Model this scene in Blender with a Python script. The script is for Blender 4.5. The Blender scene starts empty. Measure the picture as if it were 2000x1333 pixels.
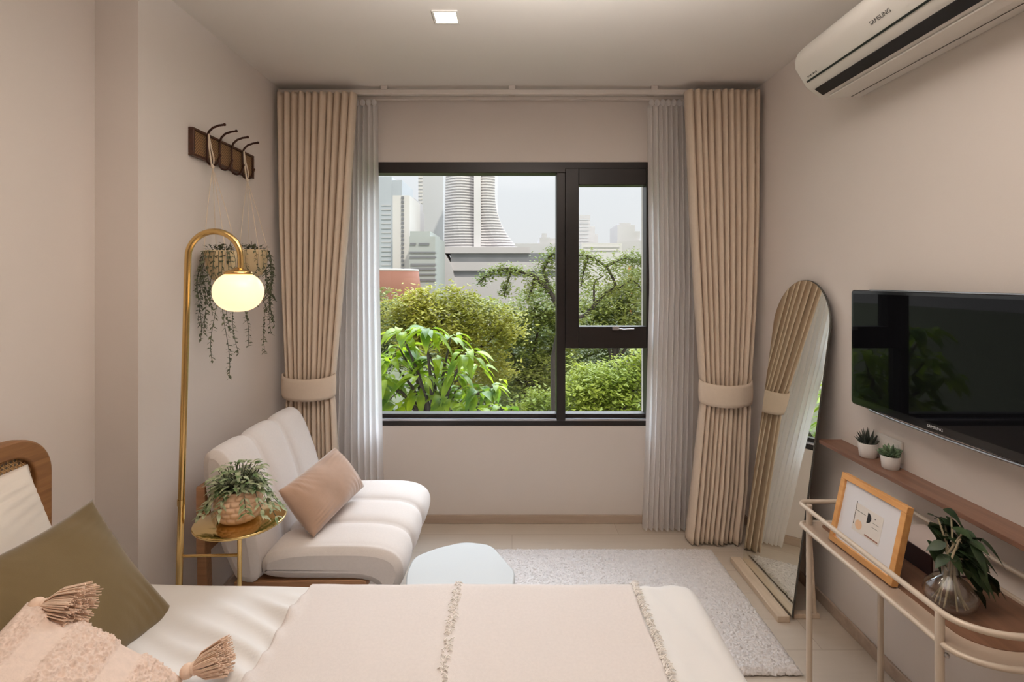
import bpy, math, random
from math import sin, cos, pi, radians, sqrt, exp
from mathutils import Vector, Matrix, noise as mnoise

scene = bpy.context.scene
COL = scene.collection
RND = random.Random(7)

# ------------------------------------------------------------------ room numbers (metres)
EYE = 1.43          # camera height
YB = 3.017          # inner face of the window wall
XL, XR = -1.31, 1.375
XH = -1.463         # wall behind the headboard
YSTEP = 1.795       # the left wall steps out here
ZC = 2.51           # ceiling
YF = -2.2           # wall behind the camera


def P(px, py, d):
    """A point seen at photo pixel (px, py) at distance d from the camera."""
    return Vector(((px - 1000) * d / 1000.0, d, EYE - (py - 548) * d / 1000.0))


# ------------------------------------------------------------------ materials
def srgb(r, g, b):
    def f(c):
        c = c / 255.0
        return c / 12.92 if c <= 0.04045 else ((c + 0.055) / 1.055) ** 2.4
    return (f(r), f(g), f(b), 1.0)


def new_mat(name):
    m = bpy.data.materials.new(name)
    m.use_nodes = True
    nt = m.node_tree
    b = nt.nodes["Principled BSDF"]
    return m, nt, b


def mat(name, col, rough=0.6, metal=0.0, var=0.06, vscale=8.0, bump=0.0, bscale=200.0, spec=0.4,
        sheen=0.0, trans=0.0, coat=0.0, stretch=None):
    """Principled material whose colour and relief come from noise in object space."""
    m, nt, b = new_mat(name)
    N, L = nt.nodes, nt.links
    tc = N.new("ShaderNodeTexCoord")
    src = tc.outputs["Object"]
    if stretch:
        mp = N.new("ShaderNodeMapping")
        mp.inputs["Scale"].default_value = stretch
        L.new(src, mp.inputs["Vector"])
        src = mp.outputs["Vector"]
    nz = N.new("ShaderNodeTexNoise")
    nz.inputs["Scale"].default_value = vscale
    nz.inputs["Detail"].default_value = 4
    L.new(src, nz.inputs["Vector"])
    mix = N.new("ShaderNodeMix")
    mix.data_type = "RGBA"
    c = tuple(col[:3])
    mix.inputs[6].default_value = tuple(max(0, x * (1 - var)) for x in c) + (1,)
    mix.inputs[7].default_value = tuple(min(1, x * (1 + var)) for x in c) + (1,)
    L.new(nz.outputs["Fac"], mix.inputs[0])
    L.new(mix.outputs[2], b.inputs["Base Color"])
    b.inputs["Roughness"].default_value = rough
    b.inputs["Metallic"].default_value = metal
    b.inputs["Specular IOR Level"].default_value = spec
    if sheen:
        b.inputs["Sheen Weight"].default_value = sheen
        b.inputs["Sheen Roughness"].default_value = 0.4
    if coat:
        b.inputs["Coat Weight"].default_value = coat
    if trans:
        b.inputs["Transmission Weight"].default_value = trans
    if bump:
        n2 = N.new("ShaderNodeTexNoise")
        n2.inputs["Scale"].default_value = bscale
        n2.inputs["Detail"].default_value = 3
        L.new(tc.outputs["Object"], n2.inputs["Vector"])
        bp = N.new("ShaderNodeBump")
        bp.inputs["Strength"].default_value = bump
        bp.inputs["Distance"].default_value = 0.004
        L.new(n2.outputs["Fac"], bp.inputs["Height"])
        L.new(bp.outputs["Normal"], b.inputs["Normal"])
    return m


def mat_wood(name, c1, c2, rough=0.45, axis="Y", scale=6.0):
    m, nt, b = new_mat(name)
    N, L = nt.nodes, nt.links
    tc = N.new("ShaderNodeTexCoord")
    mp = N.new("ShaderNodeMapping")
    st = {"X": (0.6, 9, 9), "Y": (9, 0.6, 9), "Z": (9, 9, 0.6)}[axis]
    mp.inputs["Scale"].default_value = st
    L.new(tc.outputs["Object"], mp.inputs["Vector"])
    nz = N.new("ShaderNodeTexNoise")
    nz.inputs["Scale"].default_value = scale
    nz.inputs["Detail"].default_value = 6
    nz.inputs["Distortion"].default_value = 0.6
    L.new(mp.outputs["Vector"], nz.inputs["Vector"])
    cr = N.new("ShaderNodeValToRGB")
    cr.color_ramp.elements[0].position = 0.3
    cr.color_ramp.elements[0].color = c1
    cr.color_ramp.elements[1].position = 0.72
    cr.color_ramp.elements[1].color = c2
    L.new(nz.outputs["Fac"], cr.inputs["Fac"])
    L.new(cr.outputs["Color"], b.inputs["Base Color"])
    b.inputs["Roughness"].default_value = rough
    bp = N.new("ShaderNodeBump")
    bp.inputs["Strength"].default_value = 0.08
    bp.inputs["Distance"].default_value = 0.002
    L.new(nz.outputs["Fac"], bp.inputs["Height"])
    L.new(bp.outputs["Normal"], b.inputs["Normal"])
    return m


def mat_leaf(name, c1, c2, transl=0.35, rough=0.5, vscale=2.5):
    """Leaf surface: diffuse + light coming through, colour drifting between two greens."""
    m = bpy.data.materials.new(name)
    m.use_nodes = True
    nt = m.node_tree
    N, L = nt.nodes, nt.links
    b = N["Principled BSDF"]
    out = N["Material Output"]
    tc = N.new("ShaderNodeTexCoord")
    nz = N.new("ShaderNodeTexNoise")
    nz.inputs["Scale"].default_value = vscale
    nz.inputs["Detail"].default_value = 5
    L.new(tc.outputs["Object"], nz.inputs["Vector"])
    cr = N.new("ShaderNodeValToRGB")
    cr.color_ramp.elements[0].position = 0.35
    cr.color_ramp.elements[0].color = c1
    cr.color_ramp.elements[1].position = 0.65
    cr.color_ramp.elements[1].color = c2
    L.new(nz.outputs["Fac"], cr.inputs["Fac"])
    L.new(cr.outputs["Color"], b.inputs["Base Color"])
    b.inputs["Roughness"].default_value = rough
    tr = N.new("ShaderNodeBsdfTranslucent")
    L.new(cr.outputs["Color"], tr.inputs["Color"])
    mx = N.new("ShaderNodeMixShader")
    mx.inputs["Fac"].default_value = transl
    L.new(b.outputs["BSDF"], mx.inputs[1])
    L.new(tr.outputs["BSDF"], mx.inputs[2])
    L.new(mx.outputs["Shader"], out.inputs["Surface"])
    return m


def mat_sheer(name, col, clear=0.25, transl=0.6):
    m = bpy.data.materials.new(name)
    m.use_nodes = True
    nt = m.node_tree
    N, L = nt.nodes, nt.links
    N.remove(N["Principled BSDF"])
    out = N["Material Output"]
    tc = N.new("ShaderNodeTexCoord")
    nz = N.new("ShaderNodeTexNoise")
    nz.inputs["Scale"].default_value = 300
    L.new(tc.outputs["Object"], nz.inputs["Vector"])
    mp = N.new("ShaderNodeMapRange")
    mp.inputs["To Min"].default_value = clear - 0.06
    mp.inputs["To Max"].default_value = clear + 0.06
    L.new(nz.outputs["Fac"], mp.inputs["Value"])
    df = N.new("ShaderNodeBsdfDiffuse")
    df.inputs["Color"].default_value = col
    tl = N.new("ShaderNodeBsdfTranslucent")
    tl.inputs["Color"].default_value = col
    tp = N.new("ShaderNodeBsdfTransparent")
    m1 = N.new("ShaderNodeMixShader")
    m1.inputs["Fac"].default_value = transl
    L.new(df.outputs[0], m1.inputs[1])
    L.new(tl.outputs[0], m1.inputs[2])
    m2 = N.new("ShaderNodeMixShader")
    L.new(mp.outputs["Result"], m2.inputs["Fac"])
    L.new(m1.outputs[0], m2.inputs[1])
    L.new(tp.outputs[0], m2.inputs[2])
    L.new(m2.outputs[0], out.inputs["Surface"])
    return m


def mat_pane(name, tint=(0.97, 0.98, 0.98, 1), refl=0.05):
    m = bpy.data.materials.new(name)
    m.use_nodes = True
    nt = m.node_tree
    N, L = nt.nodes, nt.links
    N.remove(N["Principled BSDF"])
    out = N["Material Output"]
    tp = N.new("ShaderNodeBsdfTransparent")
    tp.inputs["Color"].default_value = tint
    gl = N.new("ShaderNodeBsdfGlossy")
    gl.inputs["Roughness"].default_value = 0.02
    lw = N.new("ShaderNodeLayerWeight")
    lw.inputs["Blend"].default_value = 0.25
    mp = N.new("ShaderNodeMapRange")
    mp.inputs["To Min"].default_value = refl
    mp.inputs["To Max"].default_value = min(1, refl * 12)
    L.new(lw.outputs["Facing"], mp.inputs["Value"])
    m2 = N.new("ShaderNodeMixShader")
    L.new(mp.outputs["Result"], m2.inputs["Fac"])
    L.new(tp.outputs[0], m2.inputs[1])
    L.new(gl.outputs[0], m2.inputs[2])
    L.new(m2.outputs[0], out.inputs["Surface"])
    return m


def mat_emit(name, col, strength):
    m = bpy.data.materials.new(name)
    m.use_nodes = True
    nt = m.node_tree
    N, L = nt.nodes, nt.links
    b = N["Principled BSDF"]
    b.inputs["Base Color"].default_value = (0.4, 0.37, 0.32, 1)
    b.inputs["Emission Color"].default_value = col
    b.inputs["Emission Strength"].default_value = strength
    b.inputs["Roughness"].default_value = 0.3
    return m


def mat_floor(name):
    m, nt, b = new_mat(name)
    N, L = nt.nodes, nt.links
    tc = N.new("ShaderNodeTexCoord")
    br = N.new("ShaderNodeTexBrick")
    br.inputs["Scale"].default_value = 1.0
    br.inputs["Brick Width"].default_value = 1.2
    br.inputs["Row Height"].default_value = 0.18
    br.inputs["Mortar Size"].default_value = 0.0014
    br.inputs["Mortar Smooth"].default_value = 0.3
    br.inputs["Bias"].default_value = 0.0
    br.inputs["Color1"].default_value = srgb(204, 192, 178)
    br.inputs["Color2"].default_value = srgb(198, 185, 170)
    br.inputs["Mortar"].default_value = srgb(172, 156, 140)
    L.new(tc.outputs["Object"], br.inputs["Vector"])
    mp = N.new("ShaderNodeMapping")
    mp.inputs["Scale"].default_value = (1.2, 14, 1)
    L.new(tc.outputs["Object"], mp.inputs["Vector"])
    nz = N.new("ShaderNodeTexNoise")
    nz.inputs["Scale"].default_value = 3
    nz.inputs["Detail"].default_value = 6
    L.new(mp.outputs["Vector"], nz.inputs["Vector"])
    mx = N.new("ShaderNodeMix")
    mx.data_type = "RGBA"
    mx.blend_type = "MULTIPLY"
    mx.inputs[0].default_value = 0.25
    L.new(br.outputs["Color"], mx.inputs[6])
    L.new(nz.outputs["Color"], mx.inputs[7])
    cr = N.new("ShaderNodeValToRGB")
    cr.color_ramp.elements[0].color = (0.55, 0.52, 0.5, 1)
    cr.color_ramp.elements[1].color = (1, 1, 1, 1)
    L.new(nz.outputs["Fac"], cr.inputs["Fac"])
    L.new(cr.outputs["Color"], mx.inputs[7])
    L.new(mx.outputs[2], b.inputs["Base Color"])
    b.inputs["Roughness"].default_value = 0.38
    return m


def mat_cane(name, c1, c2, sc=90):
    """Tight cane weave: two crossing sets of strands."""
    m, nt, b = new_mat(name)
    N, L = nt.nodes, nt.links
    tc = N.new("ShaderNodeTexCoord")
    ck = N.new("ShaderNodeTexChecker")
    ck.inputs["Scale"].default_value = sc
    ck.inputs["Color1"].default_value = c1
    ck.inputs["Color2"].default_value = c2
    L.new(tc.outputs["Object"], ck.inputs["Vector"])
    L.new(ck.outputs["Color"], b.inputs["Base Color"])
    b.inputs["Roughness"].default_value = 0.6
    bp = N.new("ShaderNodeBump")
    bp.inputs["Strength"].default_value = 0.5
    bp.inputs["Distance"].default_value = 0.002
    L.new(ck.outputs["Fac"], bp.inputs["Height"])
    L.new(bp.outputs["Normal"], b.inputs["Normal"])
    return m


M = {}
M["wall"] = mat("wall_paint", (0.71, 0.645, 0.60), 0.85, var=0.02, vscale=3, bump=0.05, bscale=350, spec=0.2)
M["ceiling"] = mat("ceiling_paint", (0.73, 0.68, 0.63), 0.9, var=0.015, vscale=3, spec=0.15)
M["floor"] = mat_floor("pale_plank_floor")
M["skirting"] = mat_wood("skirting_wood", srgb(164, 144, 128), srgb(182, 163, 147), 0.5, "X", 3)
M["black_alu"] = mat("dark_window_metal", (0.022, 0.018, 0.017), 0.35, 0.3, var=0.1)
M["alu"] = mat("bright_window_metal", (0.55, 0.54, 0.56), 0.3, 0.9, var=0.05)
M["pane"] = mat_pane("window_glass", refl=0.012)
M["drape"] = mat("beige_drape_cloth", srgb(214, 196, 177), 0.85, var=0.05, vscale=60, bump=0.12, bscale=500, sheen=0.15, spec=0.15)
M["tie"] = mat("beige_tie_cloth", srgb(216, 199, 181), 0.85, var=0.04, vscale=60, bump=0.12, bscale=500, spec=0.15)
M["sheer"] = mat_sheer("white_voile", (0.98, 0.97, 0.97, 1), 0.10, 0.85)
M["rail"] = mat("rail_white", (0.66, 0.6, 0.55), 0.45, 0.1, var=0.02)
M["white_plastic"] = mat("white_plastic", (0.72, 0.69, 0.65), 0.35, var=0.02)
M["ac_white"] = mat("air_conditioner_white", (0.70, 0.66, 0.61), 0.3, var=0.02)
M["black"] = mat("black_plastic", (0.008, 0.008, 0.009), 0.35, var=0.1)
M["grey_mark"] = mat("grey_print", (0.12, 0.11, 0.10), 0.5, var=0.05)
M["silver_mark"] = mat("silver_print", (0.6, 0.6, 0.62), 0.35, 0.5, var=0.05)
M["screen"] = mat("tv_screen_glass", (0.004, 0.004, 0.005), 0.025, var=0.05, spec=0.16)
M["gloss_black"] = mat("gloss_black", (0.006, 0.006, 0.007), 0.12, var=0.05, spec=0.5)
M["chrome_edge"] = mat("clear_bezel_edge", (0.42, 0.42, 0.44), 0.15, 0.9, var=0.05)
M["brass"] = mat("brushed_brass", (0.62, 0.42, 0.17), 0.24, 1.0, var=0.06, vscale=20)
M["brass_top"] = mat("polished_brass_top", (0.68, 0.50, 0.22), 0.13, 1.0, var=0.05, vscale=10)
M["globe"] = mat_emit("glowing_opal_glass", (1.0, 0.66, 0.34, 1), 1.5)
M["lamp_panel"] = mat_emit("glowing_panel", (1.0, 0.86, 0.66, 1), 9.0)
M["sofa"] = mat("oat_linen", srgb(216, 207, 201), 0.9, var=0.05, vscale=120, bump=0.18, bscale=600, sheen=0.2, spec=0.15)
M["oak"] = mat_wood("sofa_oak", srgb(140, 100, 70), srgb(170, 126, 90), 0.5, "X")
M["velvet"] = mat("taupe_velvet", srgb(168, 138, 118), 0.75, var=0.18, vscale=14, bump=0.1, bscale=300, sheen=0.6, spec=0.15)
M["table_white"] = mat("satin_white_top", (0.48, 0.495, 0.495), 0.45, var=0.01, spec=0.15)
M["rug"] = mat("grey_shag", srgb(224, 218, 215), 0.95, var=0.16, vscale=45, bump=0.5, bscale=260, spec=0.1)
M["duvet"] = mat("white_cotton", (0.80, 0.775, 0.75), 0.9, var=0.015, vscale=20, bump=0.05, bscale=700, sheen=0.1, spec=0.1)
M["throw"] = mat("cream_throw_cotton", (0.74, 0.675, 0.64), 0.95, var=0.06, vscale=130, bump=0.25, bscale=500, spec=0.1)
M["fringe"] = mat("cream_fringe_yarn", (0.93, 0.88, 0.83), 0.95, var=0.08, vscale=60, spec=0.1)
M["pillow_white"] = mat("ivory_pillow_cotton", (0.80, 0.73, 0.65), 0.9, var=0.02, vscale=30, bump=0.06, bscale=600, spec=0.1)
M["olive"] = mat("olive_velvet", srgb(106, 90, 62), 0.8, var=0.08, vscale=20, bump=0.1, bscale=500, sheen=0.35, spec=0.12)
M["boucle"] = mat("blush_boucle", (0.79, 0.64, 0.55), 0.95, var=0.12, vscale=70, bump=0.4, bscale=250, spec=0.08)
M["tassel"] = mat("blush_tassel_yarn", (0.82, 0.63, 0.50), 0.95, var=0.15, vscale=80, spec=0.08)
M["headboard"] = mat_wood("headboard_wood", srgb(116, 78, 44), srgb(150, 106, 64), 0.45, "Y")
M["cane"] = mat("open_cane", srgb(190, 152, 104), 0.6, var=0.12, vscale=60)
M["cane_tight"] = mat_cane("tight_cane", srgb(150, 116, 78), srgb(88, 62, 40), 160)
M["rack_wood"] = mat_wood("rack_dark_wood", srgb(58, 32, 20), srgb(80, 46, 28), 0.45, "Y")
M["bronze"] = mat("bronze_hook", srgb(62, 34, 22), 0.4, 0.4, var=0.1)
M["cord"] = mat("cream_cotton_cord", (0.70, 0.58, 0.46), 0.95, var=0.1, vscale=200, spec=0.1)
M["planter_beige"] = mat("beige_planter", srgb(214, 190, 150), 0.7, var=0.06, vscale=30, bump=0.1, bscale=200)
M["pot_peach"] = mat("peach_ceramic", srgb(222, 186, 154), 0.55, var=0.04, vscale=30)
M["pot_white"] = mat("white_ceramic", (0.74, 0.70, 0.67), 0.5, var=0.03, vscale=30)
M["soil"] = mat("dark_soil", (0.02, 0.014, 0.01), 0.95, var=0.4, vscale=120, bump=0.6, bscale=150)
M["leaf_vine"] = mat_leaf("vine_leaf", (0.07, 0.085, 0.045, 1), (0.16, 0.165, 0.095, 1), 0.2, vscale=20)
M["stem_vine"] = mat("vine_stem", (0.08, 0.09, 0.05), 0.7, var=0.15)
M["leaf_pothos"] = mat_leaf("variegated_leaf", (0.09, 0.17, 0.05, 1), (0.54, 0.55, 0.37, 1), 0.25, vscale=45)
M["leaf_aloe"] = mat_leaf("dark_aloe_leaf", (0.02, 0.028, 0.02, 1), (0.055, 0.06, 0.045, 1), 0.05, vscale=30)
M["leaf_succ"] = mat_leaf("grey_green_leaf", (0.045, 0.085, 0.04, 1), (0.15, 0.22, 0.12, 1), 0.1, vscale=40)
M["leaf_dark"] = mat_leaf("deep_green_leaf", (0.010, 0.024, 0.009, 1), (0.034, 0.060, 0.02, 1), 0.15, vscale=25)
M["stem_pale"] = mat("pale_stem", (0.36, 0.30, 0.2), 0.5, var=0.15, vscale=60)
M["mirror"] = mat("mirror_silver", (0.84, 0.84, 0.77), 0.015, 1.0, var=0.0)
M["mirror_edge"] = mat("mirror_dark_back", (0.06, 0.052, 0.045), 0.5, var=0.1)
M["pale_wood"] = mat_wood("pale_stand_wood", srgb(194, 174, 152), srgb(210, 191, 170), 0.5, "Y", 4)
M["walnut"] = mat_wood("walnut_shelf", srgb(104, 72, 56), srgb(132, 97, 78), 0.42, "Y", 4)
M["walnut_tray"] = mat_wood("walnut_tray", srgb(100, 70, 52), srgb(126, 92, 72), 0.35, "Y", 4)
M["beige_metal"] = mat("beige_powder_coat", srgb(208, 193, 176), 0.4, 0.15, var=0.03)
M["tan_metal"] = mat("tan_tray_metal", srgb(180, 160, 142), 0.4, 0.1, var=0.03)
M["frame_oak"] = mat_wood("frame_oak", srgb(196, 140, 82), srgb(216, 164, 104), 0.45, "Y", 5)
M["paper"] = mat("white_mat_board", (0.78, 0.78, 0.82), 0.8, var=0.01)
M["paper_beige"] = mat("print_paper", (0.74, 0.70, 0.66), 0.85, var=0.02)
M["ink_black"] = mat("print_black", (0.015, 0.015, 0.018), 0.7, var=0.1)
M["ink_peach"] = mat("print_peach", srgb(222, 184, 150), 0.8, var=0.05)
M["ink_brown"] = mat("print_brown", srgb(150, 110, 96), 0.8, var=0.05)
M["book_cover"] = mat("dark_maroon_cover", srgb(48, 26, 24), 0.5, var=0.1)
M["book_top"] = mat("pale_cover", srgb(196, 180, 172), 0.6, var=0.04)
M["pages"] = mat("book_pages", (0.62, 0.58, 0.54), 0.85, var=0.1, vscale=200, stretch=(1, 1, 6))
M["glass"] = mat_pane("clear_vase_glass", (0.95, 0.955, 0.95, 1), 0.045)
M["socket"] = mat("socket_white", (0.72, 0.68, 0.64), 0.35, var=0.01)

M["leaf_yel"] = mat_leaf("yellow_green_foliage", srgb(146, 150, 54), srgb(204, 198, 88), 0.4, vscale=0.8)
M["leaf_mid"] = mat_leaf("mid_green_foliage", srgb(104, 124, 56), srgb(164, 170, 88), 0.4, vscale=0.8)
M["leaf_deep"] = mat_leaf("dark_green_foliage", srgb(88, 106, 52), srgb(140, 150, 78), 0.35, vscale=0.8)
M["leaf_fresh"] = mat_leaf("fresh_green_foliage", srgb(128, 152, 50), srgb(194, 202, 88), 0.4, vscale=0.8)
M["leaf_broad"] = mat_leaf("broad_leaf_green", srgb(92, 134, 34), srgb(186, 208, 50), 0.45, rough=0.35, vscale=5)
M["bark"] = mat("bark", (0.07, 0.055, 0.045), 0.9, var=0.3, vscale=20, bump=0.4, bscale=60)
M["ground"] = mat("park_ground", (0.12, 0.13, 0.07), 0.95, var=0.4, vscale=0.4)
M["t_slab"] = mat("tower_slab_pale", (0.84, 0.80, 0.79), 0.8, var=0.03, vscale=0.2)  # distance haze is mixed into the pale building colours from here on
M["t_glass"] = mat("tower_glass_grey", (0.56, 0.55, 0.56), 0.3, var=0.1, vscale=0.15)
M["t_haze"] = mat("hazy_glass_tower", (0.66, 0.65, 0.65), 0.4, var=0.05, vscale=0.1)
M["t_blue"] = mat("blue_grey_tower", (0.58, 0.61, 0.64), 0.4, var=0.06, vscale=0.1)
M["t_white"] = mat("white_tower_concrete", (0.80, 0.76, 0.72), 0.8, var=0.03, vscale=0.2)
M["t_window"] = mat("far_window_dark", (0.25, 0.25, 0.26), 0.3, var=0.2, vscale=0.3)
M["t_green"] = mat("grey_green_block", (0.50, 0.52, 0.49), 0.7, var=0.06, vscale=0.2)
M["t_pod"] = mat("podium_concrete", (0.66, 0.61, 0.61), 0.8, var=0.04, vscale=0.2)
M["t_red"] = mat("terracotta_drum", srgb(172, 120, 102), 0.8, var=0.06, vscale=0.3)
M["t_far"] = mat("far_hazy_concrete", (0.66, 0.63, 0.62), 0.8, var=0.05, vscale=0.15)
M["orange"] = mat("orange_paint", srgb(232, 160, 90), 0.7, var=0.05)


# ------------------------------------------------------------------ mesh builder
class MB:
    def __init__(self):
        self.v, self.f, self.sm = [], [], []

    def add(self, vs, fs, smooth=False):
        o = len(self.v)
        self.v += [tuple(p) for p in vs]
        self.f += [tuple(o + i for i in f) for f in fs]
        self.sm += [smooth] * len(fs)
        return self

    def box(self, x0, x1, y0, y1, z0, z1):
        vs = [(x, y, z) for x in (x0, x1) for y in (y0, y1) for z in (z0, z1)]
        fs = [(0, 1, 3, 2), (4, 6, 7, 5), (0, 4, 5, 1), (2, 3, 7, 6), (0, 2, 6, 4), (1, 5, 7, 3)]
        return self.add(vs, fs)

    def obox(self, c, u, v, w):
        """Box from centre and three half-axis vectors."""
        c, u, v, w = Vector(c), Vector(u), Vector(v), Vector(w)
        vs = [c + a * u + b * v + e * w for a in (-1, 1) for b in (-1, 1) for e in (-1, 1)]
        fs = [(0, 1, 3, 2), (4, 6, 7, 5), (0, 4, 5, 1), (2, 3, 7, 6), (0, 2, 6, 4), (1, 5, 7, 3)]
        return self.add(vs, fs)

    def tube(self, pts, r, n=10, closed=False, cap=True, smooth=True):
        pts = [Vector(p) for p in pts]
        m = len(pts)
        rr = r if isinstance(r, (list, tuple)) else [r] * m
        rings = []
        up = None
        for i in range(m):
            if closed:
                t = pts[(i + 1) % m] - pts[i - 1]
            else:
                t = pts[min(i + 1, m - 1)] - pts[max(i - 1, 0)]
            t.normalize()
            if up is None:
                up = Vector((0, 0, 1)) if abs(t.z) < 0.9 else Vector((1, 0, 0))
            a = up - t * up.dot(t)
            if a.length < 1e-6:
                a = t.orthogonal()
            a.normalize()
            up = a
            b = t.cross(a)
            rings.append([pts[i] + rr[i] * (cos(2 * pi * k / n) * a + sin(2 * pi * k / n) * b) for k in range(n)])
        vs = [p for rg in rings for p in rg]
        fs = []
        for i in range(m if closed else m - 1):
            j = (i + 1) % m
            for k in range(n):
                fs.append((i * n + k, i * n + (k + 1) % n, j * n + (k + 1) % n, j * n + k))
        self.add(vs, fs, smooth)
        if cap and not closed:
            self.add(rings[0], [tuple(range(n - 1, -1, -1))])
            self.add(rings[-1], [tuple(range(n))])
        return self

    def lathe(self, prof, c, n=32, cap0=True, cap1=True, axis=None, rad=None):
        c = Vector(c)
        vs, fs = [], []
        for i, (r, z) in enumerate(prof):
            for k in range(n):
                a = 2 * pi * k / n
                q = r * (rad(a, i) if rad else 1)
                vs.append(c + Vector((q * cos(a), q * sin(a), z)))
        for i in range(len(prof) - 1):
            for k in range(n):
                fs.append((i * n + k, i * n + (k + 1) % n, (i + 1) * n + (k + 1) % n, (i + 1) * n + k))
        self.add(vs, fs, True)
        if cap0 and prof[0][0] > 1e-5:
            self.add(vs[:n], [tuple(range(n - 1, -1, -1))])
        if cap1 and prof[-1][0] > 1e-5:
            self.add(vs[-n:], [tuple(range(n))])
        return self

    def grid(self, fn, nu, nv, smooth=True, close_u=False):
        vs = [fn(i / (nu if close_u else nu - 1), j / (nv - 1)) for j in range(nv) for i in range(nu)]
        fs = []
        for j in range(nv - 1):
            for i in range(nu if close_u else nu - 1):
                i2 = (i + 1) % nu
                fs.append((j * nu + i, j * nu + i2, (j + 1) * nu + i2, (j + 1) * nu + i))
        return self.add(vs, fs, smooth)

    def prism(self, poly, z0, z1, axis="z"):
        n = len(poly)

        def put(p, h):
            return {"z": (p[0], p[1], h), "y": (p[0], h, p[1]), "x": (h, p[0], p[1])}[axis]
        vs = [put(p, z0) for p in poly] + [put(p, z1) for p in poly]
        fs = [tuple(range(n - 1, -1, -1)), tuple(range(n, 2 * n))]
        fs += [(i, (i + 1) % n, n + (i + 1) % n, n + i) for i in range(n)]
        return self.add(vs, fs)

    def sphere(self, c, r, n=16, m=10, sx=1, sy=1, sz=1):
        c = Vector(c)

        def fn(u, v):
            a, b = 2 * pi * u, pi * (v - 0.5)
            return c + Vector((sx * r * cos(a) * cos(b), sy * r * sin(a) * cos(b), sz * r * sin(b)))
        return self.grid(fn, n, m, True, True)

    def leaf(self, base, d, up, length, width, droop=0.3, n=4, fold=0.15):
        """A pointed leaf blade that starts at base, heads along d, and droops."""
        base, d, up = Vector(base), Vector(d).normalized(), Vector(up)
        side = d.cross(up)
        if side.length < 1e-5:
            side = d.orthogonal()
        side.normalize()
        nrm = side.cross(d).normalized()
        vs, fs = [], []
        for i in range(n + 1):
            t = i / n
            c = base + d * (length * t) - Vector((0, 0, 1)) * (droop * length * t * t)
            w = width * 0.5 * (sin(pi * min(1, t ** 0.75)) if 0 < i < n else 0.04)
            vs += [c + side * w + nrm * (fold * w), c, c - side * w + nrm * (fold * w)]
        for i in range(n):
            a = 3 * i
            fs += [(a, a + 1, a + 4, a + 3), (a + 1, a + 2, a + 5, a + 4)]
        return self.add(vs, fs, True)

    def card(self, c, d, side, length, width):
        """A small folded leaf of two triangles pairs, for distant crowns."""
        c, d, s = Vector(c), Vector(d), Vector(side)
        k = d.cross(s) * (0.25 * width)
        vs = [c, c + d * (0.45 * length) + s * (0.5 * width) + k, c + d * length, c + d * (0.45 * length) - s * (0.5 * width) + k]
        return self.add(vs, [(0, 1, 2), (0, 2, 3)], False)


def obj(name, mb, material, parent=None, bevel=0.0, solid=0.0, sub=0, segs=3, weld=False):
    me = bpy.data.meshes.new(name)
    me.from_pydata(mb.v, [], mb.f)
    me.polygons.foreach_set("use_smooth", mb.sm)
    me.update()
    o = bpy.data.objects.new(name, me)
    COL.objects.link(o)
    me.materials.append(material)
    if weld:
        w = o.modifiers.new("w", "WELD")
        w.merge_threshold = 0.0004
    if solid:
        s = o.modifiers.new("s", "SOLIDIFY")
        s.thickness = solid
        s.offset = 0
    if bevel:
        b = o.modifiers.new("b", "BEVEL")
        b.width = bevel
        b.segments = segs
        b.limit_method = "ANGLE"
        b.harden_normals = False
        for p in me.polygons:
            p.use_smooth = True
        try:
            me.set_sharp_from_angle(angle=radians(50))
        except Exception:
            pass
    if sub:
        s = o.modifiers.new("u", "SUBSURF")
        s.levels = sub
        s.render_levels = sub
    if parent is not None:
        o.parent = parent
        if parent.type == "EMPTY":
            o.matrix_parent_inverse = Matrix.Translation(-parent.location)
    return o


def tag(o, label=None, cat=None, group=None, kind=None):
    if label:
        o["label"] = label
    if cat:
        o["category"] = cat
    if group:
        o["group"] = group
    if kind:
        o["kind"] = kind
    return o


def thing(name, loc, label, cat, group=None, kind=None):
    o = bpy.data.objects.new(name, None)
    COL.objects.link(o)
    o.location = loc
    o.empty_display_size = 0.1
    return tag(o, label, cat, group, kind)


def arc(c, r, a0, a1, n, plane="xz"):
    out = []
    for i in range(n + 1):
        a = a0 + (a1 - a0) * i / n
        if plane == "xz":
            out.append(Vector((c[0] + r * cos(a), c[1], c[2] + r * sin(a))))
        elif plane == "xy":
            out.append(Vector((c[0] + r * cos(a), c[1] + r * sin(a), c[2])))
        else:
            out.append(Vector((c[0], c[1] + r * cos(a), c[2] + r * sin(a))))
    return out


def text_mesh(name, body, size, material, parent, origin, right, up, extrude=0.0004):
    cu = bpy.data.curves.new(name, "FONT")
    cu.body = body
    cu.size = size
    cu.extrude = extrude
    cu.align_x = "CENTER"
    cu.align_y = "CENTER"
    tmp = bpy.data.objects.new(name + "_tmp", cu)
    COL.objects.link(tmp)
    dg = bpy.context.evaluated_depsgraph_get()
    me = bpy.data.meshes.new_from_object(tmp.evaluated_get(dg))
    COL.objects.unlink(tmp)
    bpy.data.objects.remove(tmp)
    r, u = Vector(right).normalized(), Vector(up).normalized()
    n = r.cross(u)
    mt = Matrix((r, u, n)).transposed().to_4x4()
    mt.translation = Vector(origin)
    me.transform(mt)
    o = bpy.data.objects.new(name, me)
    COL.objects.link(o)
    me.materials.clear()
    me.materials.append(material)
    o.parent = parent
    if parent.type == "EMPTY":
        o.matrix_parent_inverse = Matrix.Translation(-parent.location)
    return o


# ------------------------------------------------------------------ setting
def struct(name, mb, m, parent=None, bevel=0.0, label=None):
    o = obj(name, mb, m, parent, bevel)
    if parent is None:
        o["kind"] = "structure"
        if label:
            o["label"] = label
    return o


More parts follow.
